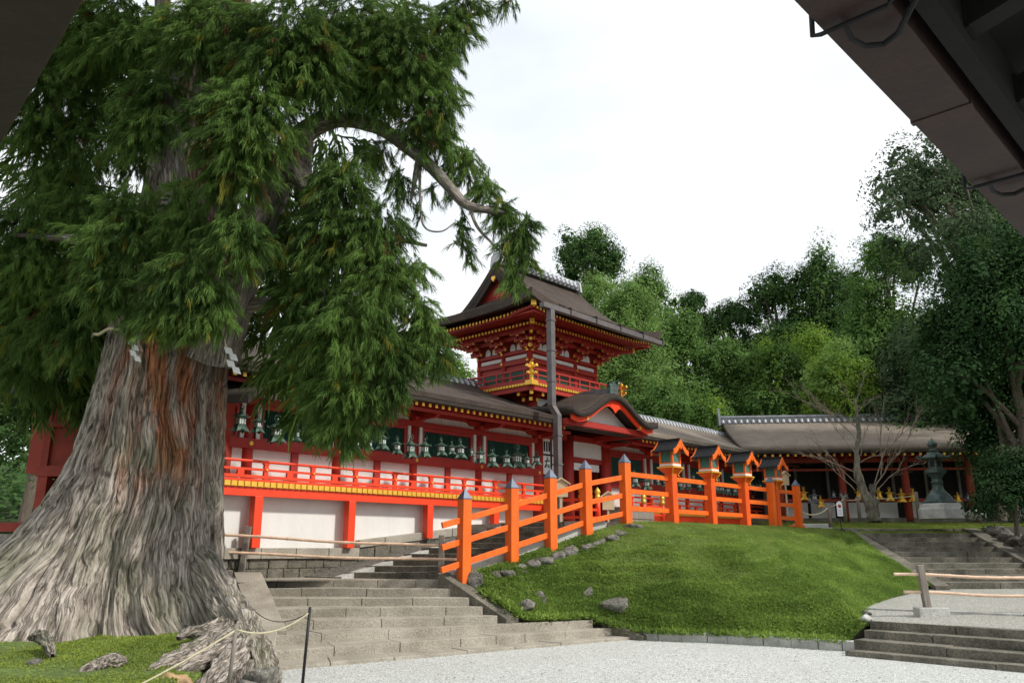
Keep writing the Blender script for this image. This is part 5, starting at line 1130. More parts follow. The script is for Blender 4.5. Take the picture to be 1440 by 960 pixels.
# ------------------------------------------------------------------ the great cedar
TX, TY, TZ = -6.62, 14.9, .45
CED = thing('cedar_tree', 'giant old cedar with a flared grooved grey and reddish trunk and drooping branches', 'tree', (TX, TY, TZ))
def trunk_mesh():
    NA, NH = 1300, 560
    a = np.linspace(0, 2 * PI, NA, endpoint=False); zt = np.linspace(0, 1, NH) ** 1.25; z = zt * 13.2 - .25
    A, Z = np.meshgrid(a, z); U = A / (2 * PI); T = np.clip((Z + .3) / 13.5, 0, 1)
    R = np.interp(Z, [0, 1, 2, 3.5, 5, 7, 9, 11, 13], [1.36, 1.33, 1.30, 1.24, 1.17, 1.06, .92, .80, .68])
    dang = lambda a0: np.cos(A - a0)
    left = np.clip(dang(math.radians(190)), 0, 1) ** 1.7; right = np.clip(dang(math.radians(-25)), 0, 1) ** 2; front = np.clip(dang(math.radians(-90)), 0, 1)
    h = np.exp(-np.clip(Z, 0, 20) / 1.03); h2 = np.exp(-np.clip(Z, 0, 20) / .8)
    fl_ = left * 4.6 * h + right * .75 * h2 + front * .55 * h2 + .25 * h2
    v1, v2, v3, v4 = VN(11, 3, 1), VN(26, 6, 2), VN(90, 30, 3), VN(260, 60, 4); vw = VN(9, 9, 6); vw2 = VN(30, 40, 7)
    Uw = U + (vw(U, T) - .5) * .05 + (vw2(U, T) - .5) * .009
    b = v1(Uw, T * .3); buttress = (1 - np.abs(2 * b - 1) * 1.0); b2 = v2(Uw, T * .45); cre = np.abs(2 * b2 - 1); b3 = v3(Uw, T); c3 = np.abs(2 * b3 - 1); b4 = v4(Uw, T)
    groove = np.clip(cre / .22, 0, 1) ** .7
    g3 = np.clip(c3 / .35, 0, 1)
    low = np.exp(-np.clip(Z, 0, 20) / 1.7)
    cr1 = np.clip(np.abs(2 * b - 1) / .16, 0, 1); vv1 = VN(17, 2, 21)(Uw + .01 * np.sin(Z * 3), T * .4); cr2 = np.clip(np.abs(2 * vv1 - 1) / .14, 0, 1)
    R = R - (1 - cr1) * .38 * np.minimum(low * 1.3, 1) - (1 - cr2) * .34 * np.minimum(low * 1.2, 1) + fl_ * (.8 + .35 * b) - (1 - groove) * (.09 + .20 * low) - (1 - g3) * (.045 + .03 * low) + (b4 - .5) * .03 + (b - .5) * .16 * (1 - low)
    X = TX + R * np.cos(A) + np.interp(Z, [0, 4, 13], [0, .02, .35]); Y = TY + R * np.sin(A) * np.where(np.sin(A) < 0, .95, 1)
    slim = np.clip(-np.cos(A), 0, 1) * np.clip((Z - 1) / 2, 0, 1) * .17; X = X + slim
    V = np.stack([X, Y, Z + TZ], -1)
    i, j = np.meshgrid(np.arange(NH - 1), np.arange(NA), indexing='ij'); j2 = (j + 1) % NA
    F_ = np.stack([i * NA + j, i * NA + j2, (i + 1) * NA + j2, (i + 1) * NA + j], -1)
    o = np_mesh('trunk', V, F_, M['cedar_bark'], CED, True)
    bk = o.data.attributes.new('barkco', 'FLOAT_VECTOR', 'POINT'); bk.data.foreach_set('vector', np.stack([1.5 * np.cos(Uw * 2 * PI), 1.5 * np.sin(Uw * 2 * PI), Z + 0 * A], -1).astype(np.float32).ravel())
    at_ = o.data.attributes.new('redbark', 'FLOAT', 'POINT')
    azi = np.clip(np.cos(A - math.radians(-48)), 0, 1) ** 2.5; hm = np.exp(-((Z - 4.6) / 1.5) ** 2) + .5 * np.clip((Z - 5) / 3, 0, 1)
    patch = np.clip(azi * hm * 3.2, 0, 1) * (.35 + .65 * (v2(Uw, T) > .35)); patch += .5 * np.exp(-((Z - 2.9) / .4) ** 2) * np.clip(np.cos(A - math.radians(-75)), 0, 1) ** 12
    at_.data.foreach_set('value', np.clip(patch, 0, 1).astype(np.float32).ravel())
    return o
trunk_mesh()
def bent(pts, rads, name, m, parent, seed=0, n=22, sub=14, rough=.12):
    P = np.array(pts, float); t = np.arange(len(P)); tt = np.linspace(0, len(P) - 1, (len(P) - 1) * sub + 1)
    # catmull-rom
    def cr(a):
        a = np.array(a, float); out = []
        for q in tt:
            i = min(int(q), len(a) - 2); f = q - i; p0, p1, p2, p3 = a[max(i - 1, 0)], a[i], a[i + 1], a[min(i + 2, len(a) - 1)]
            out.append(.5 * ((2 * p1) + (-p0 + p2) * f + (2 * p0 - 5 * p1 + 4 * p2 - p3) * f * f + (-p0 + 3 * p1 - 3 * p2 + p3) * f ** 3))
        return np.array(out)
    C_ = cr(P); Rr = np.maximum(cr(rads), .006); v = VN(n // 3, 6, seed + 10); v2 = VN(n // 2, 24, seed + 11)
    V = []; BC = []; ref = np.array([.1, .2, .97])
    for i in range(len(C_)):
        d = C_[min(i + 1, len(C_) - 1)] - C_[max(i - 1, 0)]; d /= np.linalg.norm(d) + 1e-9
        x = np.cross(d, ref); 
        if np.linalg.norm(x) < .2: x = np.cross(d, [1, 0, 0])
        x /= np.linalg.norm(x); y = np.cross(d, x); a = np.arange(n) * 2 * PI / n
        rr = Rr[i] * (1 + rough * 2 * (v(a / 2 / PI, np.full(n, i / len(C_))) - .5) + rough * (v2(a / 2 / PI, np.full(n, i / len(C_))) - .5) * 1.4)
        BC.append(np.stack([np.cos(a) * Rr.max() * 1.2, np.sin(a) * Rr.max() * 1.2, np.full(n, i * .09 + seed)], 1))
        V.append(C_[i] + np.cos(a)[:, None] * x * rr[:, None] + np.sin(a)[:, None] * y * rr[:, None])
    F_ = [(i * n + k, i * n + (k + 1) % n, (i + 1) * n + (k + 1) % n, (i + 1) * n + k) for i in range(len(C_) - 1) for k in range(n)]
    o = np_mesh(name, np.concatenate(V), F_, m, parent, True); k_ = o.data.attributes.new('barkco', 'FLOAT_VECTOR', 'POINT'); k_.data.foreach_set('vector', np.concatenate(BC).astype(np.float32).ravel()); return o
def pp(*l): return [at(x, y, Y) for x, y, Y in l]
CB = M['cedar_bark']
bent(pp((290, 500, 14.6), (315, 430, 14.3), (345, 350, 14.0), (375, 285, 13.8), (402, 238, 13.6), (422, 246, 13.5), (434, 268, 13.4)), [.62, .50, .40, .33, .25, .20, .15], 'limb', CB, CED, 1, 40)
bent(pp((385, 275, 13.8), (405, 215, 13.7), (440, 178, 13.7), (480, 168, 13.7), (530, 178, 13.7), (572, 206, 13.7), (604, 232, 13.7), (632, 262, 13.7), (655, 287, 13.7), (690, 296, 13.7), (715, 300, 13.7)), [.24, .22, .20, .17, .14, .12, .11, .10, .085, .06, .03], 'limb', CB, CED, 2, 26)
bent(pp((588, 224, 13.7), (582, 260, 13.7), (578, 284, 13.7)), [.05, .045, .015], 'limb', CB, CED, 3, 10)
bent(pp((590, 235, 13.7), (592, 300, 13.6), (600, 322, 13.6), (622, 325, 13.6), (640, 312, 13.6)), [.03, .022, .018, .014, .008], 'limb', CB, CED, 4, 8)
bent(pp((248, 330, 13.6), (244, 250, 13.5), (238, 170, 13.4), (232, 90, 13.3), (228, 0, 13.2), (226, -60, 13.2)), [.30, .22, .19, .17, .15, .13], 'limb', CB, CED, 5, 24)
bent(pp((660, 290, 13.7), (672, 320, 13.7), (700, 350, 13.7), (722, 372, 13.7)), [.04, .03, .02, .01], 'limb', CB, CED, 7, 8)
for i, l in enumerate([((300, 330, 14.5), (420, 330, 14.2), (520, 330, 13.8), (600, 345, 13.6)), ((320, 430, 14.5), (420, 430, 14), (520, 470, 13.6), (600, 500, 13.5)), ((300, 200, 14.5), (420, 110, 14.0), (560, 50, 13.8), (690, 15, 13.8)), ((250, 380, 14.5), (120, 340, 14), (10, 330, 13.8)), ((430, 180, 13.7), (430, 260, 13.7), (445, 380, 13.6), (480, 520, 13.4))]):
    bent(pp(*l), list(np.linspace(.17, .03, len(l))), 'limb', CB, CED, 20 + i, 14)
# exposed roots at the foot
roots = [((270, 770, 14.6), (312, 835, 13.6), (340, 882, 12.6), (356, 914, 12.0), (364, 960, 11.6)), ((290, 820, 13.9), (332, 868, 13.0), (360, 905, 12.5), (374, 940, 12.1), (382, 980, 11.8)),
         ((325, 888, 12.6), (300, 902, 11.8), (265, 918, 11.2), (232, 935, 10.8), (200, 948, 10.5)), ((340, 892, 12.4), (312, 905, 11.8), (280, 925, 11.2), (240, 950, 10.7), (190, 985, 10.2)),
         ((352, 900, 12.2), (330, 925, 11.5), (300, 955, 10.9), (270, 995, 10.3)), ((345, 915, 12.1), (338, 945, 11.6), (330, 990, 11.1)), ((310, 880, 12.7), (285, 886, 12.3), (266, 889, 12.1), (250, 897, 11.9)), ((105, 950, 10.5), (135, 938, 10.7), (160, 930, 10.8), (178, 928, 10.9)), ((40, 897, 11.6), (58, 894, 11.6), (68, 905, 11.4), (74, 922, 11.2))]
rr_ = [[.20, .23, .22, .20, .16], [.12, .17, .18, .17, .14], [.16, .14, .12, .10, .03], [.16, .15, .13, .11, .05], [.17, .16, .14, .12], [.2, .18, .16], [.12, .10, .07, .03], [.03, .10, .09, .03], [.03, .08, .07, .03]]
for i, (l, q) in enumerate(zip(roots, rr_)): bent(pp(*l), q, 'root', CB, CED, 40 + i, 60, 16, .30)

# moss bank under the cedar
def bank_z(x, y):
    e = .5
    d = np.clip((y - 7.5) / 4.5, 0, 1); z = .22 + .36 * d
    # falls away towards the gravel on the right
    edge = -3.2 - .13 * (y - 9.5); k = np.clip((edge - x) / .8, 0, 1); return (z * (k * k * (3 - 2 * k))) - .06 * (1 - k)
xs = np.linspace(-16, -2.2, 100); ys = np.linspace(5, 19, 90); XX, YY = np.meshgrid(xs, ys, indexing='ij'); vb = VN(30, 30, 9)
ZZ = bank_z(XX, YY) + (vb((XX + 16) / 14, (YY - 5) / 14) - .5) * .09
i, j = np.meshgrid(np.arange(99), np.arange(89), indexing='ij'); Fb = np.stack([i * 90 + j, (i + 1) * 90 + j, (i + 1) * 90 + j + 1, i * 90 + j + 1], -1)
o = np_mesh('mossy_bank', np.stack([XX, YY, ZZ], -1), Fb, M['turf'], None, True); o['kind'] = 'structure'
n = 90000; bx = -11.5 + rs.rand(n) * 8.6; by = 8.0 + rs.rand(n) * 6.5; k = bank_z(bx, by) > .2; bx, by = bx[k], by[k]
bz = bank_z(bx, by) + (vb((bx + 16) / 14, (by - 5) / 14) - .5) * .09
patchy = vb((bx * 2.3 + 40) / 60, (by * 2.1) / 60) + .25 * rs.rand(len(bx)); k = patchy > .34
blades('moss_grass', np.stack([bx, by, bz], 1)[k], .035, .022, M['grass_yel'], rs, 1.2, 'bright mossy grass around the foot of the cedar', True)
rock(at(233, 958, 10.3) + Vector((0, 0, -.1)), .32, .2, .17, 50, M['rock_tan'], 'rounded orange tan stone among the cedar roots at the bottom edge')
rock(at(365, 955, 11.2) + Vector((0, 0, -.05)), .26, .24, .26, 51, M['rock'], 'lichened boulder between the lowest roots and the gravel')
rock(at(350, 972, 10.9), .3, .24, .16, 52, M['rock'], 'flat boulder at the bottom edge under the roots')
rock(at(290, 975, 10.6), .35, .25, .16, 53, M['rock'], 'grey flat stone at the bottom edge beside the tan stone')
rock(at(45, 935, 11.0), .12, .1, .07, 54, M['rock'], 'small dark stone in the moss near the left edge')
# stakes and rope round the tree
sa = at(320, 975, 10.0); sa2 = at(333, 877, 10.0); sb_ = at(424, 975, 10.3); sb2 = at(436, 853, 10.3)
tag(MB().tube([sa, sa2], .024, 8).build('stake', M['wood_grey'], None, True), 'pale wooden stake in front of the cedar roots holding a rope', 'stake')
tag(MB().tube([sb_, sb2], .018, 8).build('stake', M['iron'], None, True), 'thin dark iron stake at the gravel edge holding a rope', 'stake')
ra1 = sa2 - Vector((0, 0, .06)); rb1 = sb2 - Vector((0, 0, .06))
rope(ra1, rb1, .12, 'pale green rope between the wooden stake and the iron stake', .011)
rope(ra1 + Vector((.001, 0, 0)), at(150, 985, 9.3), .03, 'pale rope running down left from the wooden stake', .011)
rope(rb1, at(340, 835, 14.5), .25, 'thin dark cord sagging from the iron stake towards the cheek of the steps', .006, 'iron')
# sacred rope and zigzag papers
def shide(px, py, Y, label, sc=1., ang=.4):
    p = at(px, py, Y); t = thing('paper_streamer', label, 'streamer', p)
    mb = MB(); x, z = 0., 0.
    for i in range(4):
        w_, h_ = .13 * sc, .15 * sc; a = ang * (1 if i % 2 else -1)
        pts = [(x, z), (x + w_, z - .03 * sc), (x + w_ + .05 * sc, z - h_), (x + .04 * sc, z - h_ + .03 * sc)]
        mb.hexa([(p.x + u, p.y + i * .015 + (.006 if k < 0 else 0), p.z + v) for k in (0,) for u, v in pts] + [(p.x + u, p.y + i * .015 + .004, p.z + v) for u, v in pts]); x += (.09, -.04, .10)[i % 3] * sc; z -= .115 * sc
    mb.build('folded_paper', M['paper'], t); MB().tube([(p.x, p.y, p.z + .12), (p.x + .04, p.y, p.z - .02)], .012, 6).build('string', M['rope'], t); return t
shide(315, 487, 13.35, 'white zigzag folded paper streamer at the right side of the cedar trunk', .95)
shide(179, 476, 13.3, 'grey shaded paper streamer hanging under foliage on the left of the cedar trunk', .8)
pts = []
for k in range(41):
    a = -PI + k / 40 * PI; pts.append((TX + .14 + 1.30 * math.cos(a), TY + 1.25 * math.sin(a), 5.62 + .03 * math.sin(k)))
tag(MB().tube(pts + [(TX + .14 + 1.30 * math.cos(k / 20 * PI), TY + 1.25 * math.sin(k / 20 * PI), 5.62) for k in range(1, 20)], .028, 8).build('straw_rope', M['rope'], None, True), 'straw rope tied round the cedar trunk just under the foliage', 'rope')

# foliage sprays
def sprays(name, P, D, L_, nb, bl, bw, m, parent, rs, spread=.75, droop=.35):
    """P base points, D unit axis, each spray carries nb curved needle cords"""
    n = len(P); t = rs.rand(n, nb) * .75
    rnd = rs.normal(size=(n, nb, 3)); rnd -= (rnd * D[:, None]).sum(-1, keepdims=True) * D[:, None]; rnd /= np.linalg.norm(rnd, axis=-1, keepdims=True) + 1e-9
    sp = spread * (.25 + .75 * rs.rand(n, nb))[..., None]
    dr = D[:, None] + rnd * sp; dr /= np.linalg.norm(dr, axis=-1, keepdims=True)
    L2 = (L_ * (.7 + .6 * rs.rand(n)))[:, None, None]
    B0_ = P[:, None] + D[:, None] * (t[..., None] * L2); ln = (bl * (.6 + .7 * rs.rand(n, nb)))[..., None] * (L2 / L_)
    g = np.array([0, 0, -1.]); mid = B0_ + dr * ln * .5; dr2 = dr + g * droop; dr2 /= np.linalg.norm(dr2, axis=-1, keepdims=True); tip = mid + dr2 * ln * .5
    sd_ = np.cross(dr, rs.normal(size=(n, nb, 3))); sd_ /= np.linalg.norm(sd_, axis=-1, keepdims=True) + 1e-9; sd_ = sd_ * bw * (.7 + .6 * rs.rand(n, nb))[..., None]
    V = np.stack([B0_ - sd_ * .35, B0_ + sd_ * .35, mid + sd_ * .5, mid - sd_ * .5, tip + sd_ * .18, tip - sd_ * .18], 2).reshape(-1, 3)
    k = np.arange(n * nb)[:, None] * 6; F_ = np.concatenate([k + [0, 1, 2, 3], k + [3, 2, 4, 5]], 0)
    return np_mesh(name, V, F_, m, parent)
blobs = [  # px, py, rx, ry, Y, density (the first three hang just above the frame)
 (200, -130, 230, 85, 12.8, 1.1), (20, -90, 130, 95, 12.8, 1.1), (420, -120, 150, 80, 12.8, 1.1), (330, -270, 260, 90, 12.5, .7), (60, -230, 200, 90, 12.5, .7),
 (60, 120, 85, 100, 14, 1), (35, 350, 80, 85, 14.2, 1.1), (95, 440, 100, 90, 14.9, 1), (110, 480, 45, 50, 14.4, .9), (200, 190, 45, 45, 13.0, .7), (262, 330, 50, 45, 12.8, .9), (25, 520, 60, 55, 15.5, .9), (150, 50, 95, 80, 13.6, 1), (75, 260, 70, 40, 14.6, .7), (125, 190, 45, 80, 14.3, .9),
 (175, 345, 85, 55, 12.9, 1.1), (150, 400, 50, 45, 12.9, 1.1), (265, 400, 70, 45, 12.6, 1.0), (290, 440, 48, 34, 12.6, 1.1), (335, 340, 55, 50, 12.5, 1.1), (150, 425, 25, 30, 12.9, .8), (188, 450, 18, 25, 12.9, .9), (250, 455, 40, 18, 12.7, .9),
 (345, 180, 95, 85, 12.4, 1.1), (205, 60, 60, 40, 13.0, .7), (175, 215, 35, 45, 13.2, .8), (215, 145, 60, 60, 13.0, .8), (190, 300, 60, 40, 12.9, .8), (232, 445, 50, 36, 12.6, 1.0), (60, 190, 60, 50, 14.4, .8), (110, 300, 60, 50, 14.3, .9), (15, 430, 40, 60, 14.8, .9), (295, 55, 100, 75, 12.6, 1), (400, 70, 100, 90, 12.4, 1), (335, 250, 60, 55, 12.5, 1), (250, 290, 40, 50, 13.0, .6), (440, 100, 60, 80, 12.6, 1),
 (490, 50, 80, 80, 13, 1), (560, 75, 85, 95, 13.3, 1), (615, 130, 45, 80, 13.5, 1), (640, 45, 38, 50, 13.5, 1), (655, 12, 50, 16, 13.6, 1), (712, 10, 20, 9, 13.6, 1.1), (590, 190, 45, 55, 13.6, .9), (480, 130, 55, 40, 13.4, 1), (530, 150, 50, 40, 13.4, .9), (622, 205, 28, 25, 13.6, .9),
 (480, 270, 60, 50, 13.1, 1.1), (530, 330, 55, 50, 13.1, 1.1), (470, 350, 75, 60, 13.2, 1.1), (540, 400, 50, 60, 13.1, 1.1), (430, 440, 65, 70, 13.6, .9), (490, 470, 75, 65, 13.1, 1.1), (540, 505, 55, 50, 13.1, 1.1), (590, 480, 40, 42, 13.2, 1.1), (618, 512, 26, 28, 13.2, 1.1), (490, 560, 70, 40, 13.2, 1.1), (550, 555, 32, 28, 13.1, 1.0), (478, 605, 32, 26, 13.2, 1.0), (520, 590, 24, 26, 13.1, 1), (490, 630, 16, 16, 13.1, .8), (448, 540, 40, 45, 13.6, .9), (445, 600, 16, 22, 13.4, .7), (580, 385, 36, 18, 13.2, 1), (590, 435, 30, 24, 13.2, .8), (400, 330, 40, 50, 13.9, .8),
 (655, 238, 36, 30, 14, 1), (528, 222, 42, 26, 13.7, .9), (560, 262, 26, 24, 13.6, .8), (470, 232, 22, 22, 13.8, .5), (682, 268, 26, 24, 13.9, 1), (700, 305, 34, 26, 13.8, 1.1), (735, 325, 28, 28, 13.8, 1.2), (724, 352, 32, 26, 13.8, 1.2), (722, 392, 18, 24, 13.8, 1.0), (745, 372, 18, 16, 13.8, .8), (650, 320, 10, 40, 13.8, .9), (635, 265, 14, 22, 13.8, .6), (660, 360, 8, 22, 13.8, .7), (608, 270, 12, 20, 13.9, .5), (585, 300, 8, 20, 13.8, .5)]
back = [(250, 120, 130, 130, 16.8, .7), (100, 60, 110, 80, 16.8, .7), (60, 220, 80, 70, 16.8, .5), (40, 400, 80, 80, 17, .8), (330, 300, 130, 120, 16.6, .7), (400, 430, 60, 100, 16.4, .55), (110, 300, 60, 90, 17, .5), (70, 470, 90, 110, 17.2, .8), (220, 400, 100, 90, 16.6, .8), (450, 200, 60, 60, 16, .25), (470, 400, 60, 100, 15.6, .5), (120, 540, 60, 50, 17.4, .8), (450, 520, 60, 70, 15.2, .6), (550, 60, 80, 80, 15.5, .5)]
def blob_points(bl, K, rs):
    P, D = [], []
    for (cx, cy, rx, ry, Y, den) in bl:
        c = np.array(at(cx, cy, Y)); sc = Y / FPX; n = max(6, int(K * den * rx * ry)); 
        u = rs.normal(size=(n, 3)); u /= np.linalg.norm(u, axis=1, keepdims=True); r_ = rs.rand(n) ** .42
        e = np.array([rx * sc, (rx + ry) * .5 * sc * .8, ry * sc * 1.03]); q = u * r_[:, None]
        P.append(c + q * e); d = q * np.array([.9, .9, .4]) + np.array([0, -.12, -.75]) + rs.normal(size=(n, 3)) * .24; D.append(d / np.linalg.norm(d, axis=1, keepdims=True))
    return np.concatenate(P), np.concatenate(D)
rs = np.random.RandomState(12)
P, D = blob_points(blobs, .058, rs); P = P - D * .26
k = rs.rand(len(P)); yl = k > .965; br = (k > .95) & ~yl; gr = ~(yl | br)
sprays('foliage', P[gr], D[gr], .52, 66, .15, .009, M['cedar'], CED, rs, .68, .6)
sprays('yellowing_foliage', P[yl], D[yl], .52, 48, .19, .0095, M['cedar_yel'], CED, rs, .42, .9)
sprays('dead_foliage', P[br], D[br], .38, 24, .18, .011, M['cedar_brown'], CED, rs, .7, .8)
P, D = blob_points(back, .03, rs); sprays('inner_foliage', P, D, .6, 16, .40, .045, M['cedar'], CED, rs, .9, .6)
print('cedar sprays', len(k), len(P))

# ------------------------------------------------------------------ other trees
def leaves(P, N, size, rs):
    n = len(P); a = rs.normal(size=(n, 3)); t1 = np.cross(N + a * .4, rs.normal(size=(n, 3))); t1 /= np.linalg.norm(t1, axis=1, keepdims=True) + 1e-9
    nn = N + a * .35; nn /= np.linalg.norm(nn, axis=1, keepdims=True) + 1e-9; t2 = np.cross(nn, t1); s_ = (size * (.6 + .8 * rs.rand(n)))[:, None]
    V = np.stack([P - t1 * s_ * .5, P - t2 * s_ * .26, P + t1 * s_ * .5, P + t2 * s_ * .26], 1)
    return V.reshape(-1, 3), np.arange(4 * n).reshape(-1, 4)
def crown(parent, c, e, n, size, m, seed, sub=None, gap=0., name='crown', sag=0., taper=0.):
    rs = np.random.RandomState(seed); sub = sub or 26; dirs_ = rs.normal(size=(sub, 3)); dirs_ /= np.linalg.norm(dirs_, axis=1, keepdims=True); dirs_[:, 2] = np.where(dirs_[:, 2] < -.5, -dirs_[:, 2], dirs_[:, 2])
    rr = (.35 + .5 * rs.rand(sub) ** .7); cc = dirs_ * rr[:, None]
    if taper: w_ = 1 - taper * np.clip((cc[:, 2] + .6) / 1.6, 0, 1); cc[:, 0] *= w_; cc[:, 1] *= w_
    sr = (.24 + .22 * rs.rand(sub)) * (1 - gap * .35); k = rs.choice(sub, n, p=sr ** 2 / (sr ** 2).sum())
    u = rs.normal(size=(n, 3)); u /= np.linalg.norm(u, axis=1, keepdims=True); u[:, 2] = np.where((u[:, 2] < -.3) & (rs.rand(n) < .6), -u[:, 2], u[:, 2])
    # small twig clusters: jitter along tufts
    tuft = rs.normal(size=(sub * 15, 3)); tuft /= np.linalg.norm(tuft, axis=1, keepdims=True); ti = k * 15 + rs.randint(0, 15, n); tu = tuft[ti]; u = u * .38 + tu * .8; u /= np.linalg.norm(u, axis=1, keepdims=True)
    rad = sr[k] * (.72 + .4 * rs.rand(n) ** .6) * (.85 + .3 * rs.rand(sub * 15)[ti])
    core = rs.rand(n) < .18; rad = np.where(core, rad * .5, rad); size = np.where(core, size * 2.3, size)
    P = (cc[k] + u * rad[:, None]) * np.array(e) + np.array(c); N = u * np.array([1, 1, 1.]); N[:, 2] += .35; P[:, 2] -= sag * rs.rand(n)
    V, F_ = leaves(P, N, size, rs); return np_mesh(name, V, F_, m, parent), cc * np.array(e) + np.array(c)
def tree(label, px, pt, pb, rx, Y, m, seed, n=11000, size=.17, gap=0., sub=28, group='trees on the hillside behind the shrine', name='broadleaf_tree', limbs=5, trunk=True, zg=None, m2=None, taper=0.):
    top = at(px, pt, Y); bot = at(px, pb, Y); c = (top + bot) / 2; e = (rx * Y / FPX, rx * Y / FPX * .85, (top.z - bot.z) / 2 * 1.05)
    g = hill_z(c.x, c.y) if zg is None else zg; T = thing(name, label, 'tree', (c.x, c.y, g), group)
    hh = top.z - bot.z; e = (e[0] * 1.12, e[1] * 1.1, e[2]); th_ = 2.3 * e[0]
    if group and hh > th_ * 1.15:
        ct = Vector((c.x, c.y, top.z - th_ / 2)); cr_, cc = crown(T, ct, (e[0], e[1], th_ / 2), int(n * .8), size, m, seed, sub, gap, taper=taper)
        lo = hh - th_ * .62; cl_ = Vector((c.x, c.y, bot.z + lo / 2)); crown(T, cl_, (e[0] * 1.45, e[1] * 1.3, lo / 2 * 1.1), int(n * 1.2), size * 1.15, m, seed + 3, sub + 14, gap, 'lower_crown')
    else: cr_, cc = crown(T, c, e, n, size, m, seed, sub, gap, taper=taper)
    if m2 is not None: crown(T, c + Vector((0, 0, e[2] * .15)), (e[0] * .95, e[1] * .95, e[2] * .95), n // 4, size, m2, seed + 1, sub, gap, 'young_leaves', taper=taper)
    if trunk:
        r0 = .018 * (top.z - g) + .08; bent([(c.x, c.y, g - .3), (c.x + .1, c.y, (g + c.z) / 2), (c.x - .1, c.y, c.z + e[2] * .5)], [r0, r0 * .8, r0 * .3], 'trunk', M['trunk'], T, seed, 10, 6)
        for i in range(limbs):
            q = cc[i % len(cc)]; z0 = c.z - e[2] * (.9 - .2 * i); bent([(c.x, c.y, z0), ((c.x + q[0]) / 2, (c.y + q[1]) / 2, (z0 + q[2]) / 2 + .3), tuple(q)], [r0 * .4, r0 * .25, r0 * .08], 'branch', M['trunk'], T, seed + i, 8, 5)
    return T
D_, Md, Lt, Br, Gy, Sh = M['leaf_dark'], M['leaf_mid'], M['leaf_light'], M['leaf_bright'], M['leaf_grey'], M['leaf_shade']
hill = [
 ('dark round topped evergreen rising highest behind the gate roof', 826, 322, 440, 50, 60, M['leaf_dark'], .16, 13000, dict(m2=Md)),
 ('dark pointed evergreen second right of the gate roof', 915, 372, 520, 44, 62, M['leaf_mid'], .16, 11000, dict(taper=.5)),
 ('small dark evergreen top on the skyline midway to the right wood', 975, 409, 520, 30, 62, D_, .16, 7000, dict(taper=.4)),
 ('low dark skyline tree just left of the rising right wood', 1028, 421, 540, 38, 62, D_, .16, 9000, {}),
 ('light feathery green tree touching the right eave of the gate', 885, 392, 640, 58, 46, Lt, .12, 20000, dict(m2=Lt)),
 ('light green tree just left of the feathery one above the gate roof', 842, 385, 560, 38, 48, Lt, .12, 9000, {}),
 ('olive green tree seen between the gate and the right wood', 950, 440, 640, 48, 50, Md, .14, 13000, dict(m2=Lt)),
 ('dense tree low behind the gate balcony corner', 925, 545, 680, 45, 42, Md, .13, 11000, {}),
 ('dark tree directly behind the right corridor ridge', 985, 560, 690, 48, 44, Md, .13, 11000, dict(m2=Br)),
 ('mid green rounded tree above the right corridor ridge', 1020, 478, 640, 48, 50, Md, .14, 12000, dict(m2=Lt)),
 ('dark tree behind the left end of the back hall ridge', 1050, 530, 680, 48, 52, D_, .14, 11000, dict(m2=Md)),
 ('broad dark skyline tree left of the highest wood', 1095, 385, 560, 55, 60, D_, .17, 14000, {}),
 ('tall dark skyline tree with a rounded top in the right wood', 1168, 352, 560, 56, 58, D_, .17, 15000, dict(m2=Md)),
 ('bright green tree in the middle of the right wood', 1150, 470, 620, 60, 52, Br, .15, 14000, {}),
 ('sunlit yellow green maple behind the bare tree', 1180, 490, 625, 52, 42, Br, .12, 14000, dict(m2=Lt)),
 ('bright leafy tree left of the sunlit maple', 1095, 480, 650, 46, 48, Md, .14, 12000, dict(m2=Br)),
 ('dense dark evergreen pile left of the tallest right tree', 1255, 325, 620, 58, 46, Md, .15, 17000, {}),
 ('dark tree filling the gap under the dense evergreen pile', 1225, 450, 640, 55, 48, D_, .15, 13000, {}),
 ('grey green rounded tree right of the sunlit maple', 1290, 455, 650, 62, 42, Gy, .14, 14000, {}),
 ('deep green tree behind the right end of the back hall', 1360, 440, 680, 70, 40, D_, .14, 14000, {}),
 ('dark tree at the far right edge of the wood', 1440, 380, 680, 70, 40, D_, .15, 13000, {}),
 ('pale green treetops showing over the left corridor ridge', 640, 505, 600, 42, 40, Br, .12, 9000, {}),
 ('green tree glimpsed through the hanging cedar branches', 560, 470, 620, 60, 44, Br, .13, 9000, {}),
 ('light tree glimpsed between the cedar trunk and its hanging branch', 430, 470, 640, 60, 40, Lt, .12, 9000, {}),
 ('dark tree behind the cedar at the left', 60, 430, 680, 90, 36, D_, .14, 13000, {}),
 ('dark tree further left behind the cedar', -60, 330, 640, 100, 38, D_, .14, 12000, {}),
 ('dark tree right behind the cedar trunk', 300, 440, 660, 80, 40, D_, .14, 12000, {}),
 ('shaded tree low behind the left corridor roof', 745, 560, 640, 60, 46, D_, .14, 8000, {}),
 ('dark low tree behind the ridge of the back hall', 1130, 560, 680, 50, 50, D_, .14, 9000, {}),
]
for i, (lab, px, pt, pb, rx, Y, m_, sz, n_, kw) in enumerate(hill): tree(lab, px, pt, pb, rx, Y, m_, 200 + i * 7, n_, sz, **kw)
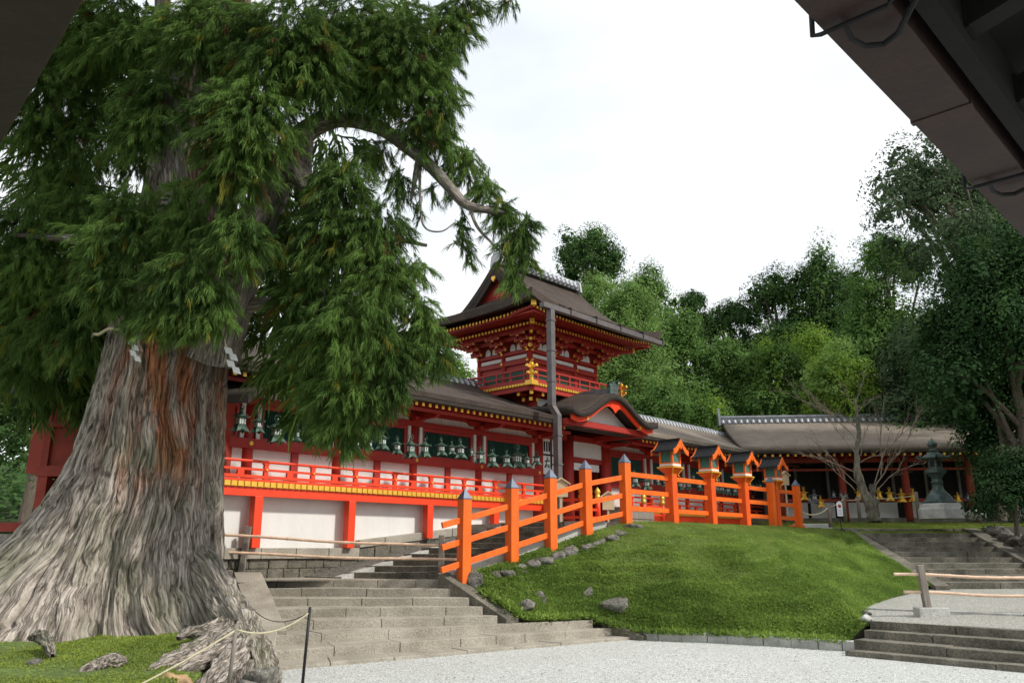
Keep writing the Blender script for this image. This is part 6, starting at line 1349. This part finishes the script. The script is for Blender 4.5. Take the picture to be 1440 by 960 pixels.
# nearer trees on the right
tree('full green tree filling the upper right behind the shady tree', 1425, 225, 560, 95, 34, Md, 505, 24000, .13, sub=44, group=None, zg=3.2, limbs=4, m2=D_)
tree('tall airy tree with sky showing through its crown at the upper right', 1345, 180, 480, 140, 30, Gy, 500, 26000, .12, gap=1., sub=60, group=None, zg=3.2, limbs=14)
tree('large dark shady tree overhanging the bronze lantern at the right', 1420, 330, 690, 118, 27, Sh, 510, 34000, .11, sub=46, group=None, zg=3.1, limbs=8, m2=D_)
tree('dark low branched tree hanging beside the bronze lantern and over the hall end', 1405, 500, 695, 84, 28, Sh, 515, 17000, .11, sub=30, group=None, zg=3.1, limbs=3)
tree('dark bushy tree behind the red hall at the left edge', -15, 470, 765, 80, 27, D_, 517, 15000, .13, sub=30, group=None, zg=2.2, limbs=3)
tree('deep green tree at the right edge under the near eave', 1500, 240, 620, 130, 31, Sh, 520, 18000, .13, sub=36, group=None, zg=3.2)
p = at(1428, 735, 26.5); T = thing('shrub', 'dense dark green shrub at the right end of the upper lawn', 'shrub', p)
crown(T, p + Vector((.2, 0, .95)), (1.55, 1.1, 1.45), 16000, .075, Sh, 530, 30); crown(T, p + Vector((.2, 0, 1.1)), (1.5, 1.05, 1.4), 3000, .075, Gy, 531, 30, name='young_leaves')
MB().tube([p + Vector((0, 0, -.4)), p + Vector((.1, 0, 1))], [.08, .04], 8).build('stem', M['trunk'], T)

# bare tree
p = at(1222, 728, 31.5); T = thing('bare_tree', 'leafless gnarled tree with a mossy hollow trunk in front of the back hall', 'tree', p); Y = 31.5
bent(pp((1226, 732, Y), (1218, 700, Y), (1208, 670, Y), (1204, 640, Y), (1207, 610, Y), (1205, 582, Y), (1203, 560, Y)), [.25, .16, .12, .09, .075, .055, .025], 'trunk', M['mossy_trunk'], T, 1, 20, 12, .5)
bent(pp((1232, 734, Y), (1228, 700, Y + .1), (1226, 680, Y + .1)), [.22, .15, .09], 'trunk', M['mossy_trunk'], T, 2, 14, 10, .5)
rr = random.Random(5); mb = MB()
def twig(a, b, r0, lv):
    a = Vector(a); b = Vector(b); n = 6; side = Vector((rr.uniform(-1, 1), rr.uniform(-1, 1), rr.uniform(-.2, 1))); l = (b - a).length
    pts = [a.lerp(b, i / n) + side * (.10 * l * math.sin(PI * i / n)) + Vector((rr.uniform(-1, 1), rr.uniform(-1, 1), rr.uniform(-1, 1))) * .018 * l for i in range(n + 1)]
    mb.tube(pts, [r0 * (1 - .75 * i / n) for i in range(n + 1)], 5, False)
    if lv < 3:
        for i in range(2, n + 1):
            for _ in range(2 if lv < 2 else 1):
                d = (b - a).normalized() + Vector((rr.uniform(-1, 1), rr.uniform(-1, 1) * .6, rr.uniform(-.3, 1))) * .75; twig(pts[i], pts[i] + d.normalized() * l * rr.uniform(.22, .4), r0 * .45, lv + 1)
for (x0, y0, x1, y1, r_) in [(1205, 600, 1145, 575, .07), (1205, 620, 1120, 560, .07), (1206, 640, 1165, 590, .06), (1205, 580, 1232, 560, .045), (1206, 575, 1185, 545, .045), (1204, 565, 1215, 530, .04), (1203, 690, 1160, 650, .05), (1203, 680, 1150, 625, .05), (1205, 665, 1130, 640, .045), (1228, 690, 1262, 640, .07), (1228, 682, 1280, 600, .06), (1262, 640, 1290, 580, .05), (1232, 690, 1300, 650, .045), (1240, 660, 1240, 580, .05), (1210, 650, 1250, 640, .045), (1210, 640, 1225, 590, .04)]:
    twig(at(x0, y0, Y), at(x1, y1, Y + rr.uniform(-.5, .5)), r_ * .42, 1)
mb.build('branches', M['twig'], T)

# undergrowth covering the slope behind the trees
rs = np.random.RandomState(77); n = 90000; ux = -40 + rs.rand(n) * 150; uy = 46 + rs.rand(n) ** 1.3 * 70
uz = np.array([hill_z(a, b) for a, b in zip(ux, uy)]) + rs.rand(n) ** 2 * 2.2
V, F_ = leaves(np.stack([ux, uy, uz], 1), np.tile([0, -.5, .8], (n, 1)), .55, rs); o = np_mesh('undergrowth', V, F_, M['leaf_dark']); o['kind'] = 'stuff'; o['category'] = 'undergrowth'; o['label'] = 'dark tangled undergrowth covering the wooded hillside'
# weeds spilling over the curb and the stair cheeks, fallen leaves
rs = np.random.RandomState(78); q = []
for a, b in zip(Bm[1:10], Bm[2:11]):
    n = int(700 * np.linalg.norm(b - a)); t = rs.rand(n, 1); q.append(a * (1 - t) + b * t + rs.normal(0, [.07, .07, .02], (n, 3)) + np.array([-.02, -.07, .03]))
blades('ground_cover', np.concatenate(q), .11, .045, M['grass_deep'], rs, 1.6, 'leafy weeds spilling over the curb and stair edge', True)
n = 520; lx = -4 + rs.rand(n) * 12; ly = 9 + rs.rand(n) ** .7 * 9.; lz = np.full(n, .008); mk = (ly < 13.2 + (lx + 4) * .62)
V, F_ = leaves(np.stack([lx, ly, lz], 1)[mk], np.tile([0, 0, 1.], (mk.sum(), 1)), .045, rs); V[:, 2] = .008 + rs.rand(len(V)) * .01
o = np_mesh('fallen_leaves', V, F_, M['cedar_brown']); o['kind'] = 'stuff'; o['category'] = 'leaves'; o['label'] = 'small brown fallen leaves and twigs scattered on the gravel'
for o in bpy.context.scene.objects:
    if o.parent is None and 'label' in o and not (4 <= len(o['label'].replace('-', ' ').split()) <= 16): print('LONG', len(o['label'].split()), o.name, o['label'])
